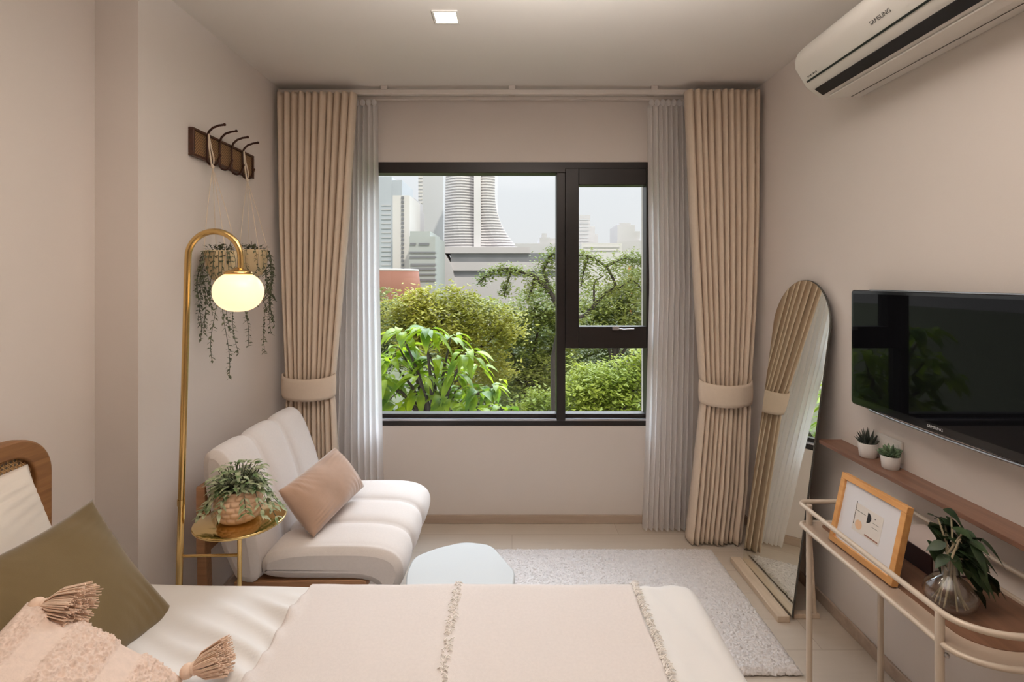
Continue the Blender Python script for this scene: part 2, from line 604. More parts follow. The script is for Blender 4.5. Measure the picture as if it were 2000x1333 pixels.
struct("floor", MB().box(XH - 0.15, XR + 0.15, YF - 0.15, YB + 0.18, -0.12, 0.0), M["floor"])
struct("ceiling", MB().box(XH - 0.15, XR + 0.15, YF - 0.15, YB + 0.18, ZC, ZC + 0.12), M["ceiling"])
WX0, WX1, WZ0, WZ1 = -0.869, 0.808, 0.573, 2.127
wb = MB()
wb.box(XH - 0.15, WX0, YB, YB + 0.18, 0, ZC)
wb.box(WX1, XR + 0.15, YB, YB + 0.18, 0, ZC)
wb.box(WX0, WX1, YB, YB + 0.18, 0, WZ0)
wb.box(WX0, WX1, YB, YB + 0.18, WZ1, ZC)
struct("wall_back", wb, M["wall"])
struct("wall_right", MB().box(XR, XR + 0.15, YF, YB, 0, ZC), M["wall"])
struct("wall_left", MB().prism([(XH - 0.15, YF), (XH, YF), (XH, YSTEP), (XL, YSTEP), (XL, YB), (XH - 0.15, YB)], 0, ZC), M["wall"])
struct("wall_front", MB().box(XH - 0.15, XR + 0.15, YF - 0.15, YF, 0, ZC), M["wall"])
SK = 0.05
struct("baseboard_back", MB().box(XL, XR, YB - 0.012, YB, 0, SK), M["skirting"], bevel=0.003)
struct("baseboard_right", MB().box(XR - 0.012, XR, YF, YB - 0.012, 0, SK), M["skirting"], bevel=0.003)
struct("baseboard_left", MB().box(XL, XL + 0.012, YSTEP, YB - 0.012, 0, SK), M["skirting"], bevel=0.003)

# ---- window
S = 331.5


def wx(px):
    return (px - 1000) / S


def wz(py):
    return EYE - (py - 548) / S


win = bpy.data.objects.new("window_1", None)
COL.objects.link(win)
win.location = ((WX0 + WX1) / 2, YB, WZ0)
tag(win, "dark metal window with one large fixed pane and a small opening sash", None, None, "structure")
y0, y1 = YB - 0.004, YB + 0.09
fr = MB()
fr.box(WX0, wx(724), y0, y1, WZ0, WZ1)
fr.box(wx(1263), WX1, y0, y1, WZ0, WZ1)
fr.box(WX0, WX1, y0, y1, wz(338), WZ1)
fr.box(WX0, WX1, y0, y1, WZ0, wz(822))
fr.box(wx(724), wx(1263), y0 + 0.03, y1, wz(822), wz(811))
obj("outer_frame", fr, M["black_alu"], win, 0.003)
obj("mullion", MB().box(wx(1087), wx(1104), y0 - 0.004, y1, wz(822), wz(338)), M["black_alu"], win, 0.003)
sh = MB()
sh.box(wx(1104), wx(1130), y0 - 0.012, y1 - 0.02, wz(680), wz(330))
sh.box(wx(1261), wx(1266), y0 - 0.012, y1 - 0.02, wz(680), wz(330))
sh.box(wx(1130), wx(1261), y0 - 0.012, y1 - 0.02, wz(362), wz(330))
sh.box(wx(1130), wx(1261), y0 - 0.012, y1 - 0.02, wz(680), wz(638))
obj("opening_sash", sh, M["black_alu"], win, 0.003)
obj("sill_track", MB().box(wx(726), wx(1262), y0 - 0.002, y0 + 0.028, wz(822), wz(818.5)), M["alu"], win)
obj("pane", MB().box(wx(722), wx(1090), YB + 0.045, YB + 0.051, wz(812), wz(336)), M["pane"], win)
obj("pane", MB().box(wx(1100), wx(1265), YB + 0.045, YB + 0.051, wz(812), wz(678)), M["pane"], win)
obj("pane", MB().box(wx(1128), wx(1263), YB + 0.03, YB + 0.036, wz(640), wz(360)), M["pane"], win)
hd = MB()
hd.box(wx(1194), wx(1206), y0 - 0.035, y0 - 0.012, wz(644), wz(637))
hd.tube([(wx(1198), y0 - 0.03, wz(640)), (wx(1215), y0 - 0.034, wz(643)), (wx(1236), y0 - 0.03, wz(642))], 0.004, 8)
tag(obj("handle", hd, M["alu"], win), "silver sash handle")

# ---- curtain rails (both fixed to the ceiling)
for nm, yy, za, zb, lab in (("curtain_rail", 2.850, 2.464, 2.490, "front ceiling rail that carries the beige drapes"),
                            ("curtain_rail", 2.925, 2.462, 2.480, "rear ceiling rail that carries the white sheers")):
    rt = thing(nm, (0.03, yy, za), lab, "curtain rail", "ceiling curtain rails")
    obj("track", MB().box(XL + 0.01, XR - 0.015, yy - 0.012, yy + 0.012, za, zb), M["rail"], rt, 0.003)
    for bx in (-0.71, 0.0, 0.79):
        obj("bracket", MB().box(bx - 0.018, bx + 0.018, yy - 0.014, yy + 0.016, zb, ZC), M["rail"], rt, 0.002)


# ------------------------------------------------------------------ curtains
def lerp_tab(tab, z):
    """tab: [(z, value)] from high z to low z."""
    if z >= tab[0][0]:
        return tab[0][1]
    for (za, va), (zb, vb) in zip(tab, tab[1:]):
        if z >= zb:
            t = (za - z) / (za - zb)
            return va + (vb - va) * t
    return tab[-1][1]


def curtain_mesh(nf, left, right, amp, yc, z0, z1, seed, nu=14, nv=80, hem=0.0, sharp=0.42):
    r = random.Random(seed)
    wob = [r.uniform(-0.10, 0.10) for _ in range(nf + 1)]
    ph = [r.uniform(0, 6.28) for _ in range(nf + 1)]
    mb = MB()

    def fn(u, v):
        z = z1 + (z0 - z1) * v
        k = u * nf
        i = min(int(k), nf - 1)
        t = k - i
        # unequal widths of the folds, drifting down the cloth
        b0 = (i + (wob[i] + 0.05 * sin(3 * v + ph[i]) if 0 < i < nf else 0)) / nf
        b1 = (i + 1 + (wob[i + 1] + 0.05 * sin(3 * v + ph[i + 1]) if 0 < i + 1 < nf else 0)) / nf
        uu = b0 + (b1 - b0) * t
        xl, xr = lerp_tab(left, z), lerp_tab(right, z)
        a = lerp_tab(amp, z)
        lob = abs(sin(pi * t)) ** sharp
        y = yc + a * 0.5 - a * lob * (0.92 + 0.12 * sin(ph[i]))
        x = xl + (xr - xl) * uu + 0.0015 * sin(5 * v + ph[i])
        zz = z + hem * sin(ph[i] + 9 * t) * v ** 8
        return Vector((x, y, zz))
    return mb.grid(fn, nf * nu + 1, nv)


def band(cx, cy, rx, ry, z, h, sag, tilt=0.0):
    """A closed cloth band around gathered folds."""
    mb = MB()

    def fn(u, v):
        a = 2 * pi * u
        s = sin(a)
        front = max(0.0, -s)
        zz = z + h * (0.5 - v) - sag * front + tilt * cos(a)
        k = 1 + 0.03 * sin(pi * v)
        return Vector((cx + rx * k * cos(a), cy + ry * k * sin(a), zz))
    return mb.grid(fn, 72, 8, True, True)


yd = 2.80
cl = thing("curtain", (-1.1, yd, 0.01), "beige pleated drape tied back on the left, behind the sofa", "curtain", "beige drapes")
zl = [2.456, 1.75, 1.28, 0.92, 0.84, 0.76, 0.3, 0.012]
obj("drape", curtain_mesh(11, list(zip(zl, [-1.287, -1.276, -1.258, -1.242, -1.232, -1.238, -1.255, -1.265])),
                          list(zip(zl, [-0.853, -0.900, -0.941, -0.972, -0.988, -0.975, -0.955, -0.940])),
                          list(zip(zl, [0.060, 0.068, 0.066, 0.055, 0.048, 0.058, 0.08, 0.09])), yd, 0.012, 2.456, 3), M["drape"], cl, solid=0.003)
obj("tieback", band(-1.111, yd, 0.142, 0.066, 0.862, 0.118, 0.022), M["tie"], cl, solid=0.006)
cr_ = thing("curtain", (1.14, yd - 0.02, 0.01), "beige pleated drape tied back on the right, beside the arched mirror", "curtain", "beige drapes")
zr = [2.462, 1.75, 1.28, 0.89, 0.81, 0.73, 0.3, 0.012]
yr = yd - 0.015
obj("drape", curtain_mesh(11, list(zip(zr, [0.945, 0.978, 1.006, 1.028, 1.040, 1.028, 0.985, 0.955])),
                          list(zip(zr, [1.354, 1.345, 1.328, 1.302, 1.290, 1.298, 1.280, 1.245])),
                          list(zip(zr, [0.060, 0.068, 0.066, 0.055, 0.048, 0.058, 0.08, 0.09])), yr, 0.012, 2.462, 5), M["drape"], cr_, solid=0.003)
obj("tieback", band(1.162, yr, 0.140, 0.066, 0.832, 0.118, 0.022), M["tie"], cr_, solid=0.006)

ys = 2.905
zs = [2.45, 1.4, 0.5, 0.015]
sl = thing("sheer_curtain", (-0.9, ys, 0.01), "white translucent sheer hanging at the left edge of the window", "curtain", "white sheers")
obj("voile", curtain_mesh(8, list(zip(zs, [-0.99, -1.01, -1.03, -1.03])), list(zip(zs, [-0.765, -0.757, -0.737, -0.728])),
                          list(zip(zs, [0.03, 0.035, 0.04, 0.045])), ys, 0.015, 2.425, 11, nu=10, nv=50, sharp=1.3), M["sheer"], sl)
hdl = MB()
for i in range(7):
    hdl.sphere((-0.972 + i * 0.032, ys - 0.012, 2.436), 0.017, 10, 8, 0.9, 0.8, 1.1)
obj("heading", hdl, M["sheer"], sl)
sr = thing("sheer_curtain", (0.9, ys, 0.01), "white translucent sheer hanging at the right edge of the window", "curtain", "white sheers")
obj("voile", curtain_mesh(9, list(zip(zs, [0.772, 0.785, 0.760, 0.742])), list(zip(zs, [1.03, 1.04, 1.03, 1.02])),
                          list(zip(zs, [0.03, 0.035, 0.04, 0.045])), ys, 0.015, 2.425, 12, nu=10, nv=50, sharp=1.3), M["sheer"], sr)
hdl = MB()
for i in range(8):
    hdl.sphere((0.79 + i * 0.031, ys - 0.012, 2.434), 0.018, 10, 8, 0.9, 0.8, 1.1)
obj("heading", hdl, M["sheer"], sr)

# ------------------------------------------------------------------ recessed light
dl = thing("recessed_downlight", (-0.27, 2.094, ZC), "small square lit downlight in the ceiling", "ceiling light")
f_ = MB()
hh, ww = 0.052, 0.044
for (a, b, c, d) in ((-hh, hh, -hh, -ww), (-hh, hh, ww, hh), (-hh, -ww, -ww, ww), (ww, hh, -ww, ww)):
    f_.box(-0.27 + a, -0.27 + b, 2.094 + c, 2.094 + d, ZC - 0.006, ZC)
obj("trim_frame", f_, M["white_plastic"], dl, 0.001)
obj("diffuser", MB().box(-0.27 - ww, -0.27 + ww, 2.094 - ww, 2.094 + ww, ZC - 0.004, ZC - 0.001), M["lamp_panel"], dl)

# ------------------------------------------------------------------ hook rail on the left wall
HX = XL + 0.0
hr = thing("hook_rail", (XL, 2.31, 1.99), "dark wooden hook rail with a cane panel on the left wall", "hook rail")
ya, yb_, za, zb = 2.07, 2.56, 1.937, 2.052
bo = MB()
bo.box(HX, HX + 0.022, ya, yb_, za, za + 0.010)
bo.box(HX, HX + 0.022, ya, yb_, zb - 0.010, zb)
bo.box(HX, HX + 0.022, ya, ya + 0.012, za + 0.01, zb - 0.01)
bo.box(HX, HX + 0.022, yb_ - 0.012, yb_, za + 0.01, zb - 0.01)
obj("board_frame", bo, M["rack_wood"], hr, 0.002)
obj("cane_panel", MB().box(HX + 0.002, HX + 0.014, ya + 0.012, yb_ - 0.012, za + 0.01, zb - 0.01), M["cane_tight"], hr)
HOOKY = (2.15, 2.242, 2.338, 2.432)
for hy in HOOKY:
    x0 = HX + 0.03
    pts = [(x0 + 0.072, hy, 2.084), (x0 + 0.05, hy, 2.081), (x0 + 0.025, hy, 2.072), (x0 + 0.008, hy, 2.056), (x0, hy, 2.035),
           (x0, hy, 1.99), (x0, hy, 1.945)]
    pts += [(x0 + 0.024 - 0.024 * cos(a), hy, 1.938 - 0.024 * sin(a)) for a in [pi * k / 8 for k in range(1, 9)]]
    pts += [(x0 + 0.054, hy, 1.955)]
    h = obj("hook", MB().tube(pts, 0.0048, 8), M["bronze"], hr)
    h["_w"] = (XL, 2.31, 1.99)
    obj("tip", MB().sphere((x0 + 0.073, hy, 2.0845), 0.0062, 10, 8), M["bronze"], h)
    obj("tip", MB().sphere((x0 + 0.054, hy, 1.957), 0.0062, 10, 8), M["bronze"], h)


# ------------------------------------------------------------------ hanging planters with trailing vines
def vine(mb_s, mb_l, start, out, length, r, leafsize=0.017, sway=0.02):
    start, out = Vector(start), Vector(out).normalized()
    n = max(8, int(length / 0.012))
    pts = []
    ph, ph2 = r.uniform(0, 6), r.uniform(0, 6)
    for i in range(n + 1):
        t = i / n
        o = 1 - exp(-6 * t * length / 0.25)
        p = start + out * (0.035 * o) + Vector((0, 0, 0.02 * sin(min(1, t * length / 0.06) * pi) - length * t * (1 if t * length > 0.03 else 0.7)))
        p += Vector((sway * t * sin(5 * t + ph), sway * t * cos(4 * t + ph2), 0))
        if p.x < XL + 0.012:
            p.x = XL + 0.012
        pts.append(p)
    mb_s.tube(pts, 0.0011, 4, cap=False)
    for i in range(2, n + 1):
        for s in (0, 1):
            if r.random() < 0.18:
                continue
            a = r.uniform(0, 2 * pi)
            d = Vector((cos(a), sin(a), r.uniform(-0.9, 0.3)))
            q = leafsize * r.uniform(0.7, 1.25)
            e = pts[i] + d.normalized() * q
            if e.x < XL + 0.006:
                d.x = abs(d.x)
            mb_l.leaf(pts[i], d, Vector((r.uniform(-.4, .4), r.uniform(-.4, .4), 1)), q, q * 0.55, 0.25, 3)


def hanging_planter(hy, px, ztop, lens, seed, label):
    r = random.Random(seed)
    cx = px
    rad, hgt = 0.062, 0.125
    t = thing("hanging_planter", (cx, hy, ztop - hgt), label, "hanging planter", "macrame planters on the hook rail")
    pot = MB()
    prof = [(0.02, ztop - hgt), (0.04, ztop - hgt + 0.012), (0.054, ztop - hgt * 0.6), (rad, ztop - 0.004), (rad - 0.001, ztop), (rad - 0.006, ztop), (rad - 0.008, ztop - 0.02)]
    pot.lathe([(a, b) for a, b in prof], (cx, hy, 0), 28, True, False)
    obj("pot", pot, M["planter_beige"], t)
    obj("soil", MB().lathe([(rad - 0.008, ztop - 0.02), (0.02, ztop - 0.014)], (cx, hy, 0), 20), M["soil"], t)
    hookx = XL + 0.053
    cord = MB()
    zk = 1.905
    top = Vector((XL + 0.036, hy, 2.047))
    low = Vector((hookx, hy, 1.925))
    for s in (-1, 1):
        cord.tube([top, (XL + 0.042, hy + s * 0.007, 1.99), (hookx - 0.002, hy + s * 0.012, 1.945), low + Vector((0, s * 0.006, -0.02))], 0.0034, 6)
    cord.sphere(low + Vector((0, 0, -0.016)), 0.0085, 10, 8, 1, 1, 1.3)
    for k in range(4):
        a = pi / 4 + pi / 2 * k
        e = Vector((cx + (rad + 0.002) * cos(a), hy + (rad + 0.002) * sin(a), ztop - 0.008))
        b0 = Vector((cx + 0.03 * cos(a), hy + 0.03 * sin(a), ztop - hgt - 0.002))
        md = Vector((cx + 0.058 * cos(a), hy + 0.058 * sin(a), ztop - hgt * 0.6))
        cord.tube([low + Vector((0, 0, -0.02)), low.lerp(e, 0.5) + Vector((0.002 * cos(a), 0.002 * sin(a), 0)), e, md, b0, Vector((cx, hy, ztop - hgt - 0.012))], 0.0017, 6)
    cord.sphere((cx, hy, ztop - hgt - 0.014), 0.007, 8, 6)
    obj("cord_hanger", cord, M["cord"], t)
    st, lf = MB(), MB()
    for (ang, ln) in lens:
        a = radians(ang)
        o = Vector((cos(a), sin(a), 0))
        vine(st, lf, Vector((cx, hy, ztop - 0.005)) + o * (rad * 0.75), o, ln, r)
    for _ in range(90):      # bushy top
        a, q = r.uniform(0, 2 * pi), r.uniform(0, rad * 0.95)
        b = Vector((cx + q * cos(a), hy + q * sin(a), ztop + r.uniform(-0.01, 0.02)))
        d = Vector((cos(a), sin(a), r.uniform(0.2, 1.6)))
        lf.leaf(b, d, Vector((0, 0, 1)), r.uniform(0.014, 0.024), 0.010, 0.2, 3)
    for _ in range(10):
        a, q = r.uniform(0, 2 * pi), r.uniform(0, rad * 0.7)
        b = Vector((cx + q * cos(a), hy + q * sin(a), ztop - 0.01))
        e = b + Vector((0.02 * cos(a), 0.02 * sin(a), r.uniform(0.02, 0.045)))
        st.tube([b, e], 0.001, 4, cap=False)
        for k in range(4):
            aa = r.uniform(0, 6.28)
            lf.leaf(b.lerp(e, 0.4 + 0.2 * k), Vector((cos(aa), sin(aa), 0.5)), Vector((0, 0, 1)), 0.015, 0.008, 0.2, 3)
    obj("stem", st, M["stem_vine"], t)
    obj("foliage", lf, M["leaf_vine"], t)


hanging_planter(2.15, -1.222, 1.554, [(200, .28), (215, .36), (235, .30), (250, .22), (262, .18), (275, .26), (290, .44), (305, .52), (320, .33), (345, .42),
                                      (20, .40), (45, .22), (80, .18), (120, .2), (180, .34), (225, .2), (285, .16), (330, .25)], 21,
                "beige planter with trailing vines hanging from the hook nearest the bed")
hanging_planter(2.432, -1.225, 1.575, [(0, .2), (20, .28), (50, .40), (75, .50), (95, .30), (120, .26), (150, .2), (270, .18), (300, .14), (330, .22), (350, .32),
                                       (35, .34), (65, .24), (10, .36)], 22,
                "beige planter with trailing vines hanging beside the left drape")

# ------------------------------------------------------------------ floor lamp with its own little table
LY = 1.66
fl = thing("floor_lamp", (-1.02, LY, 0.0), "brass arc floor lamp with a glowing oval globe and a small round tray", "floor lamp")
pole = [(-1.091, LY, 0.0), (-1.079, LY, 0.46), (-1.065, LY, 0.97), (-1.051, LY, 1.49)]
ac = [(-1.051 + 0.086 - 0.086 * cos(a), LY, 1.504 + 0.085 * sin(a)) for a in [pi * k / 16 for k in range(1, 17)]]
obj("pole", MB().tube(pole + ac + [(-0.879, LY, 1.465)], 0.0100, 14), M["brass"], fl)
obj("pole_joint", MB().lathe([(0.0118, 0.70), (0.0118, 0.72)], (-1.0725, LY, 0), 16), M["brass"], fl)
GX, GZ = -0.887, 1.393
obj("cap", MB().lathe([(0.010, 1.472), (0.016, 1.468), (0.039, 1.460), (0.045, 1.453), (0.042, 1.449)], (GX, LY, 0), 32), M["brass"], fl)
gl = MB()
prof = []
for k in range(25):
    b = -pi / 2 + pi * k / 24
    z = 0.0645 * sin(b)
    rr_ = 0.0755 * abs(cos(b)) ** 0.86
    prof.append((max(rr_, 0.0004), GZ + z))
prof = [p for p in prof if not (p[1] > GZ + 0.059)]
gl.lathe(prof, (GX, LY, 0), 40)
obj("globe_shade", gl, M["globe"], fl)
TX, TY, TZ = -0.905, 1.708, 0.635
obj("tray_table", MB().lathe([(0.136, TZ - 0.009), (0.140, TZ - 0.006), (0.140, TZ - 0.001), (0.138, TZ), (0.02, TZ)], (TX, TY, 0), 64), M["brass_top"], fl)
obj("table_leg", MB().tube([(-0.874, 1.643, 0), (-0.874, 1.643, TZ - 0.008)], 0.007, 12), M["brass"], fl)
obj("crossbar", MB().tube([(-1.079, LY, 0.535), (-0.874, 1.643, 0.548)], 0.0048, 10), M["brass"], fl)
obj("foot_bar", MB().tube([(-1.091, LY, 0.0105), (-0.874, 1.650, 0.0105), (-0.82, 1.74, 0.0105)], 0.0100, 12), M["brass"], fl)

# ---- plant on the brass tray
pp = thing("potted_plant", (-0.911, 1.708, TZ), "trailing variegated plant in a peach bubbled pot on the brass tray", "potted plant")
PX, PY = -0.911, 1.708
Q = 0.8737
rows, cols = 5, 15
pr = [(0.055, TZ + 0.0), (0.066, TZ + 0.006)]
for k in range(41):
    t = k / 40
    pr.append((0.070 + 0.010 * sin(pi * t * 0.9) + 0.0, TZ + 0.01 + 0.105 * t))
pr += [(0.078, TZ + 0.122), (0.073, TZ + 0.124), (0.069, TZ + 0.115), (0.066, TZ + 0.10)]
nb = len(pr)


def bub(a, i):
    if i < 2 or i > 42:
        return 1.0
    t = (i - 2) / 40
    rw = t * rows
    off = 0.5 if int(rw) % 2 else 0.0
    return 1.0 + 0.085 * (abs(sin(pi * rw)) * abs(sin(pi * (a / (2 * pi) * cols + off)))) ** 0.7


pr = [(a * Q, TZ + (b - TZ) * Q) for a, b in pr]
obj("pot", MB().lathe(pr, (PX, PY, 0), 180, True, False, rad=bub), M["pot_peach"], pp)
obj("soil", MB().lathe([(0.067 * Q, TZ + 0.10 * Q), (0.02, TZ + 0.108 * Q)], (PX, PY, 0), 24), M["soil"], pp)
lf, st = MB(), MB()
r = random.Random(31)
for _ in range(150):
    a = r.uniform(0, 2 * pi)
    q = r.uniform(0, 0.055)
    b = Vector((PX + q * cos(a), PY + q * sin(a), TZ + 0.106))
    tall = r.random()
    h_ = r.uniform(0.02, 0.11) * (1 - 0.3 * q / 0.055)
    e = b + Vector((r.uniform(0.01, 0.055) * cos(a), r.uniform(0.01, 0.055) * sin(a), h_))
    st.tube([b, b.lerp(e, 0.5) + Vector((0, 0, 0.012)), e], 0.0014, 4, cap=False)
    for k in range(2):
        aa = a + r.uniform(-1.2, 1.2)
        lf.leaf(b.lerp(e, 0.6 + 0.4 * k), Vector((cos(aa), sin(aa), r.uniform(0.0, 0.8))), Vector((0, 0, 1)), r.uniform(0.028, 0.05), r.uniform(0.013, 0.02), 0.5, 5)
for (ang, ln, rise) in ((-25, 0.14, 0.03), (-10, 0.17, 0.03), (5, 0.13, 0.04), (15, 0.16, 0.03), (-50, 0.10, 0.03), (-130, 0.11, 0.03), (-150, 0.10, 0.03), (170, 0.1, 0.03), (-100, 0.09, 0.02), (-140, 0.13, 0.02), (30, 0.12, 0.03)):
    a = radians(ang)
    b = Vector((PX + 0.05 * cos(a), PY + 0.05 * sin(a), TZ + 0.115))
    pts = []
    for k in range(8):
        t = k / 7
        pts.append(b + Vector((ln * 0.62 * t * cos(a), ln * 0.62 * t * sin(a), rise * sin(pi * min(1, t * 1.6)) - 0.55 * ln * t * t)))
    st.tube(pts, 0.0015, 5, cap=False)
    for k in range(2, 8):
        for s in (-1, 1):
            aa = a + s * r.uniform(0.4, 1.3)
            lf.leaf(pts[k], Vector((cos(aa), sin(aa), r.uniform(-0.6, 0.3))), Vector((0, 0, 1)), r.uniform(0.024, 0.04), r.uniform(0.011, 0.016), 0.4, 5)
for mb_ in (st, lf):
    mb_.v = [(PX + (x - PX) * Q, PY + (y - PY) * Q, TZ + (z - TZ) * Q) for x, y, z in mb_.v]
obj("stem", st, M["stem_vine"], pp)
obj("foliage", lf, M["leaf_pothos"], pp)


# ------------------------------------------------------------------ sofa
def channelled(profile, yA, yB, nch, puff, endr, ny=16):
    """Upholstery: a closed XZ profile swept along Y in puffed channels, ends rounded."""
    n = len(profile)
    pr = [Vector((p[0], p[1])) for p in profile]
    cen = sum(pr, Vector((0, 0))) / n
    nrm = []
    for i in range(n):
        t = pr[(i + 1) % n] - pr[i - 1]
        q = Vector((t.y, -t.x)).normalized()
        nrm.append(q)
    area = sum(pr[i].x * pr[(i + 1) % n].y - pr[(i + 1) % n].x * pr[i].y for i in range(n))
    sg = 1 if area > 0 else -1
    ys_, ins = [], []
    tot = nch * ny
    for k in range(tot + 1):
        t = k / tot
        y = yA + (yB - yA) * t
        c = (t * nch) % 1.0
        if k in (0, tot):
            c = 0
        i_ = puff * (1 - (1 - abs(2 * c - 1) ** 4.5))
        de = min(y - yA, yB - y)
        if de < endr:
            i_ = max(i_ if de > 0.02 else 0, endr - sqrt(max(0, endr ** 2 - (endr - de) ** 2)))
        ys_.append(y)
        ins.append(i_)
    mb = MB()
    vs = []
    for y, i_ in zip(ys_, ins):
        for p, q in zip(pr, nrm):
            w = p - sg * q * i_
            vs.append((w.x, y, w.y))
    fs = []
    for j in range(len(ys_) - 1):
        for i in range(n):
            fs.append((j * n + i, j * n + (i + 1) % n, (j + 1) * n + (i + 1) % n, (j + 1) * n + i))
    mb.add(vs, fs, True)
    m = len(ys_) - 1
    for j, rev in ((0, True), (m, False)):
        ring = [vs[j * n + i] for i in range(n)]
        mb.add(ring, [tuple(range(n)) if not rev else tuple(range(n - 1, -1, -1))], False)
    return mb


def smooth_closed(pts, rep=2):
    for _ in range(rep):
        out = []
        n = len(pts)
        for i in range(n):
            a, b = pts[i], pts[(i + 1) % n]
            out += [(a[0] * .75 + b[0] * .25, a[1] * .75 + b[1] * .25), (a[0] * .25 + b[0] * .75, a[1] * .25 + b[1] * .75)]
        pts = out
    return pts


SY0, SY1 = 1.905, 2.575
so = thing("sofa", (-0.78, 2.27, 0.0), "small armless cream sofa with three channels standing against the left wall", "sofa")
seat = smooth_closed([(-0.93, 0.312), (-0.945, 0.36), (-0.93, 0.405), (-0.82, 0.432), (-0.64, 0.436), (-0.50, 0.432), (-0.425, 0.40),
                      (-0.400, 0.345), (-0.412, 0.285), (-0.445, 0.250), (-0.49, 0.262), (-0.53, 0.308), (-0.7, 0.31)], 2)
obj("seat_cushion", channelled(seat, SY0, SY1, 3, 0.017, 0.030), M["sofa"], so)
back = smooth_closed([(-0.93, 0.30), (-0.945, 0.44), (-0.975, 0.57), (-1.01, 0.67), (-1.045, 0.755), (-1.085, 0.80), (-1.135, 0.80), (-1.155, 0.755), (-1.14, 0.63),
                      (-1.10, 0.48), (-1.05, 0.36), (-1.02, 0.305)], 2)
obj("backrest", channelled(back, SY0 - 0.015, SY1 + 0.005, 3, 0.016, 0.030), M["sofa"], so)
bs = MB().prism([(-1.04, 0.252), (-0.57, 0.252), (-0.55, 0.262), (-0.542, 0.285), (-0.548, 0.302), (-0.565, 0.308), (-1.04, 0.30)], SY0 + 0.01, SY1 - 0.02, "y")
obj("wood_base", bs, M["oak"], so, 0.003)
for yy in (SY0 + 0.02, SY1 - 0.06):
    obj("back_post", MB().add([(x, y, z) for (x, z) in ((-1.185, 0.0), (-1.135, 0.0), (-1.152, 0.42), (-1.185, 0.42)) for y in (yy, yy + 0.035)],
                              [(0, 1, 3, 2), (2, 3, 5, 4), (4, 5, 7, 6), (6, 7, 1, 0), (0, 2, 4, 6), (1, 7, 5, 3)]), M["oak"], so, 0.003)
    for lx, tx in ((-1.03, 0.03), (-0.60, -0.02)):
        obj("leg", MB().add([(x + (tx if z == 0 else 0), y, z) for (x, z) in ((lx - 0.02, 0.0), (lx + 0.02, 0.0), (lx + 0.03, 0.255), (lx - 0.03, 0.255)) for y in (yy, yy + 0.04)],
                            [(0, 1, 3, 2), (2, 3, 5, 4), (4, 5, 7, 6), (6, 7, 1, 0), (0, 2, 4, 6), (1, 7, 5, 3)]), M["oak"], so, 0.003)
obj("back_panel", MB().box(-1.184, -1.150, SY0 + 0.012, SY1 - 0.03, 0.40, 0.655), M["oak"], so, 0.003)


# ------------------------------------------------------------------ cushions
def cushion_mesh(c, U, V, w, h, th, seed=0, n=48, pinch=0.05, wrinkle=0.004, sag=0.0, disp=None, power=2.4):
    """A stuffed square: two puffed sides meeting in a seam, corners pulled out, soft wrinkles."""
    c, U, V = Vector(c), Vector(U).normalized(), Vector(V)
    V = (V - U * V.dot(U)).normalized()
    Nn = U.cross(V).normalized()
    mb = MB()
    off = Vector((seed * 3.7, seed * 1.3, seed * 2.1))
    for side in (1, -1):
        def fn(a, b):
            u, v = 2 * a - 1, 2 * b - 1
            eu = 1 - pinch * (1 - abs(v) ** 2) * 1.0
            ev = 1 - pinch * (1 - abs(u) ** 2) * 1.0
            x, y = u * eu * w / 2, v * ev * h / 2
            k = max(0.0, (1 - abs(u) ** power)) * max(0.0, (1 - abs(v) ** power))
            t = th / 2 * k ** 0.55
            p = c + U * x + V * y + Nn * (side * t)
            e = min(1, k * 4)
            q = mnoise.noise(p * 9 + off) * wrinkle * e * 1.5
            # creases running in from the corners
            g = (abs(u) * abs(v)) ** 1.5
            q += wrinkle * 1.5 * e * g * sin(26 * (u * v - abs(u) + abs(v)) + seed)
            p = p + Nn * (side * q) - Vector((0, 0, sag * k))
            if disp:
                p = p + Nn * (side * disp(u, v, p) * min(1, k * 8))
            return p
        g = MB().grid(fn, n, n)
        if side < 0:
            g.f = [tuple(reversed(f)) for f in g.f]
        mb.add(g.v, g.f, True)
    return mb


lc = thing("lumbar_cushion", (-0.83, 2.27, 0.43), "taupe velvet lumbar cushion leaning on the sofa back", "cushion")
A, Bq = P(548, 965, 1.99), P(612, 1043, 1.99)
C_, D_ = P(640, 888, 2.36), P(716, 947, 2.36)
cen = (A + Bq + C_ + D_) / 4 + Vector((0.004, 0, 0.006))
obj("cover", cushion_mesh(cen, (C_ + D_) - (A + Bq), A - Bq, 0.41, 0.225, 0.15, seed=2, pinch=0.03, wrinkle=0.006), M["velvet"], lc, weld=True)

# ------------------------------------------------------------------ pebble coffee table
ct = thing("coffee_table", (-0.19, 1.86, 0.0), "low white pebble-shaped coffee table on the rug", "coffee table")
pts = [(-0.385, 2.0), (-0.302, 2.069), (-0.197, 2.118), (-0.084, 2.093), (-0.03, 1.985), (0.013, 1.898), (0.005, 1.80), (-0.03, 1.70), (-0.10, 1.64),
       (-0.20, 1.61), (-0.30, 1.66), (-0.365, 1.76), (-0.390, 1.88)]


def chaikin(p, k=2, w=0.18):
    for _ in range(k):
        o = []
        for i in range(len(p)):
            a, b = p[i], p[(i + 1) % len(p)]
            o += [(a[0] * (1 - w) + b[0] * w, a[1] * (1 - w) + b[1] * w), (a[0] * w + b[0] * (1 - w), a[1] * w + b[1] * (1 - w))]
        p = o
    return p


obj("table_top", MB().prism(list(reversed(chaikin(pts))), 0.325, 0.35), M["table_white"], ct, 0.006)
for (lx, ly) in ((-0.29, 1.95), (-0.09, 1.95), (-0.18, 1.72)):
    obj("leg", MB().tube([(lx, ly, 0.026), (lx, ly, 0.326)], [0.016, 0.020], 14), M["table_white"], ct)

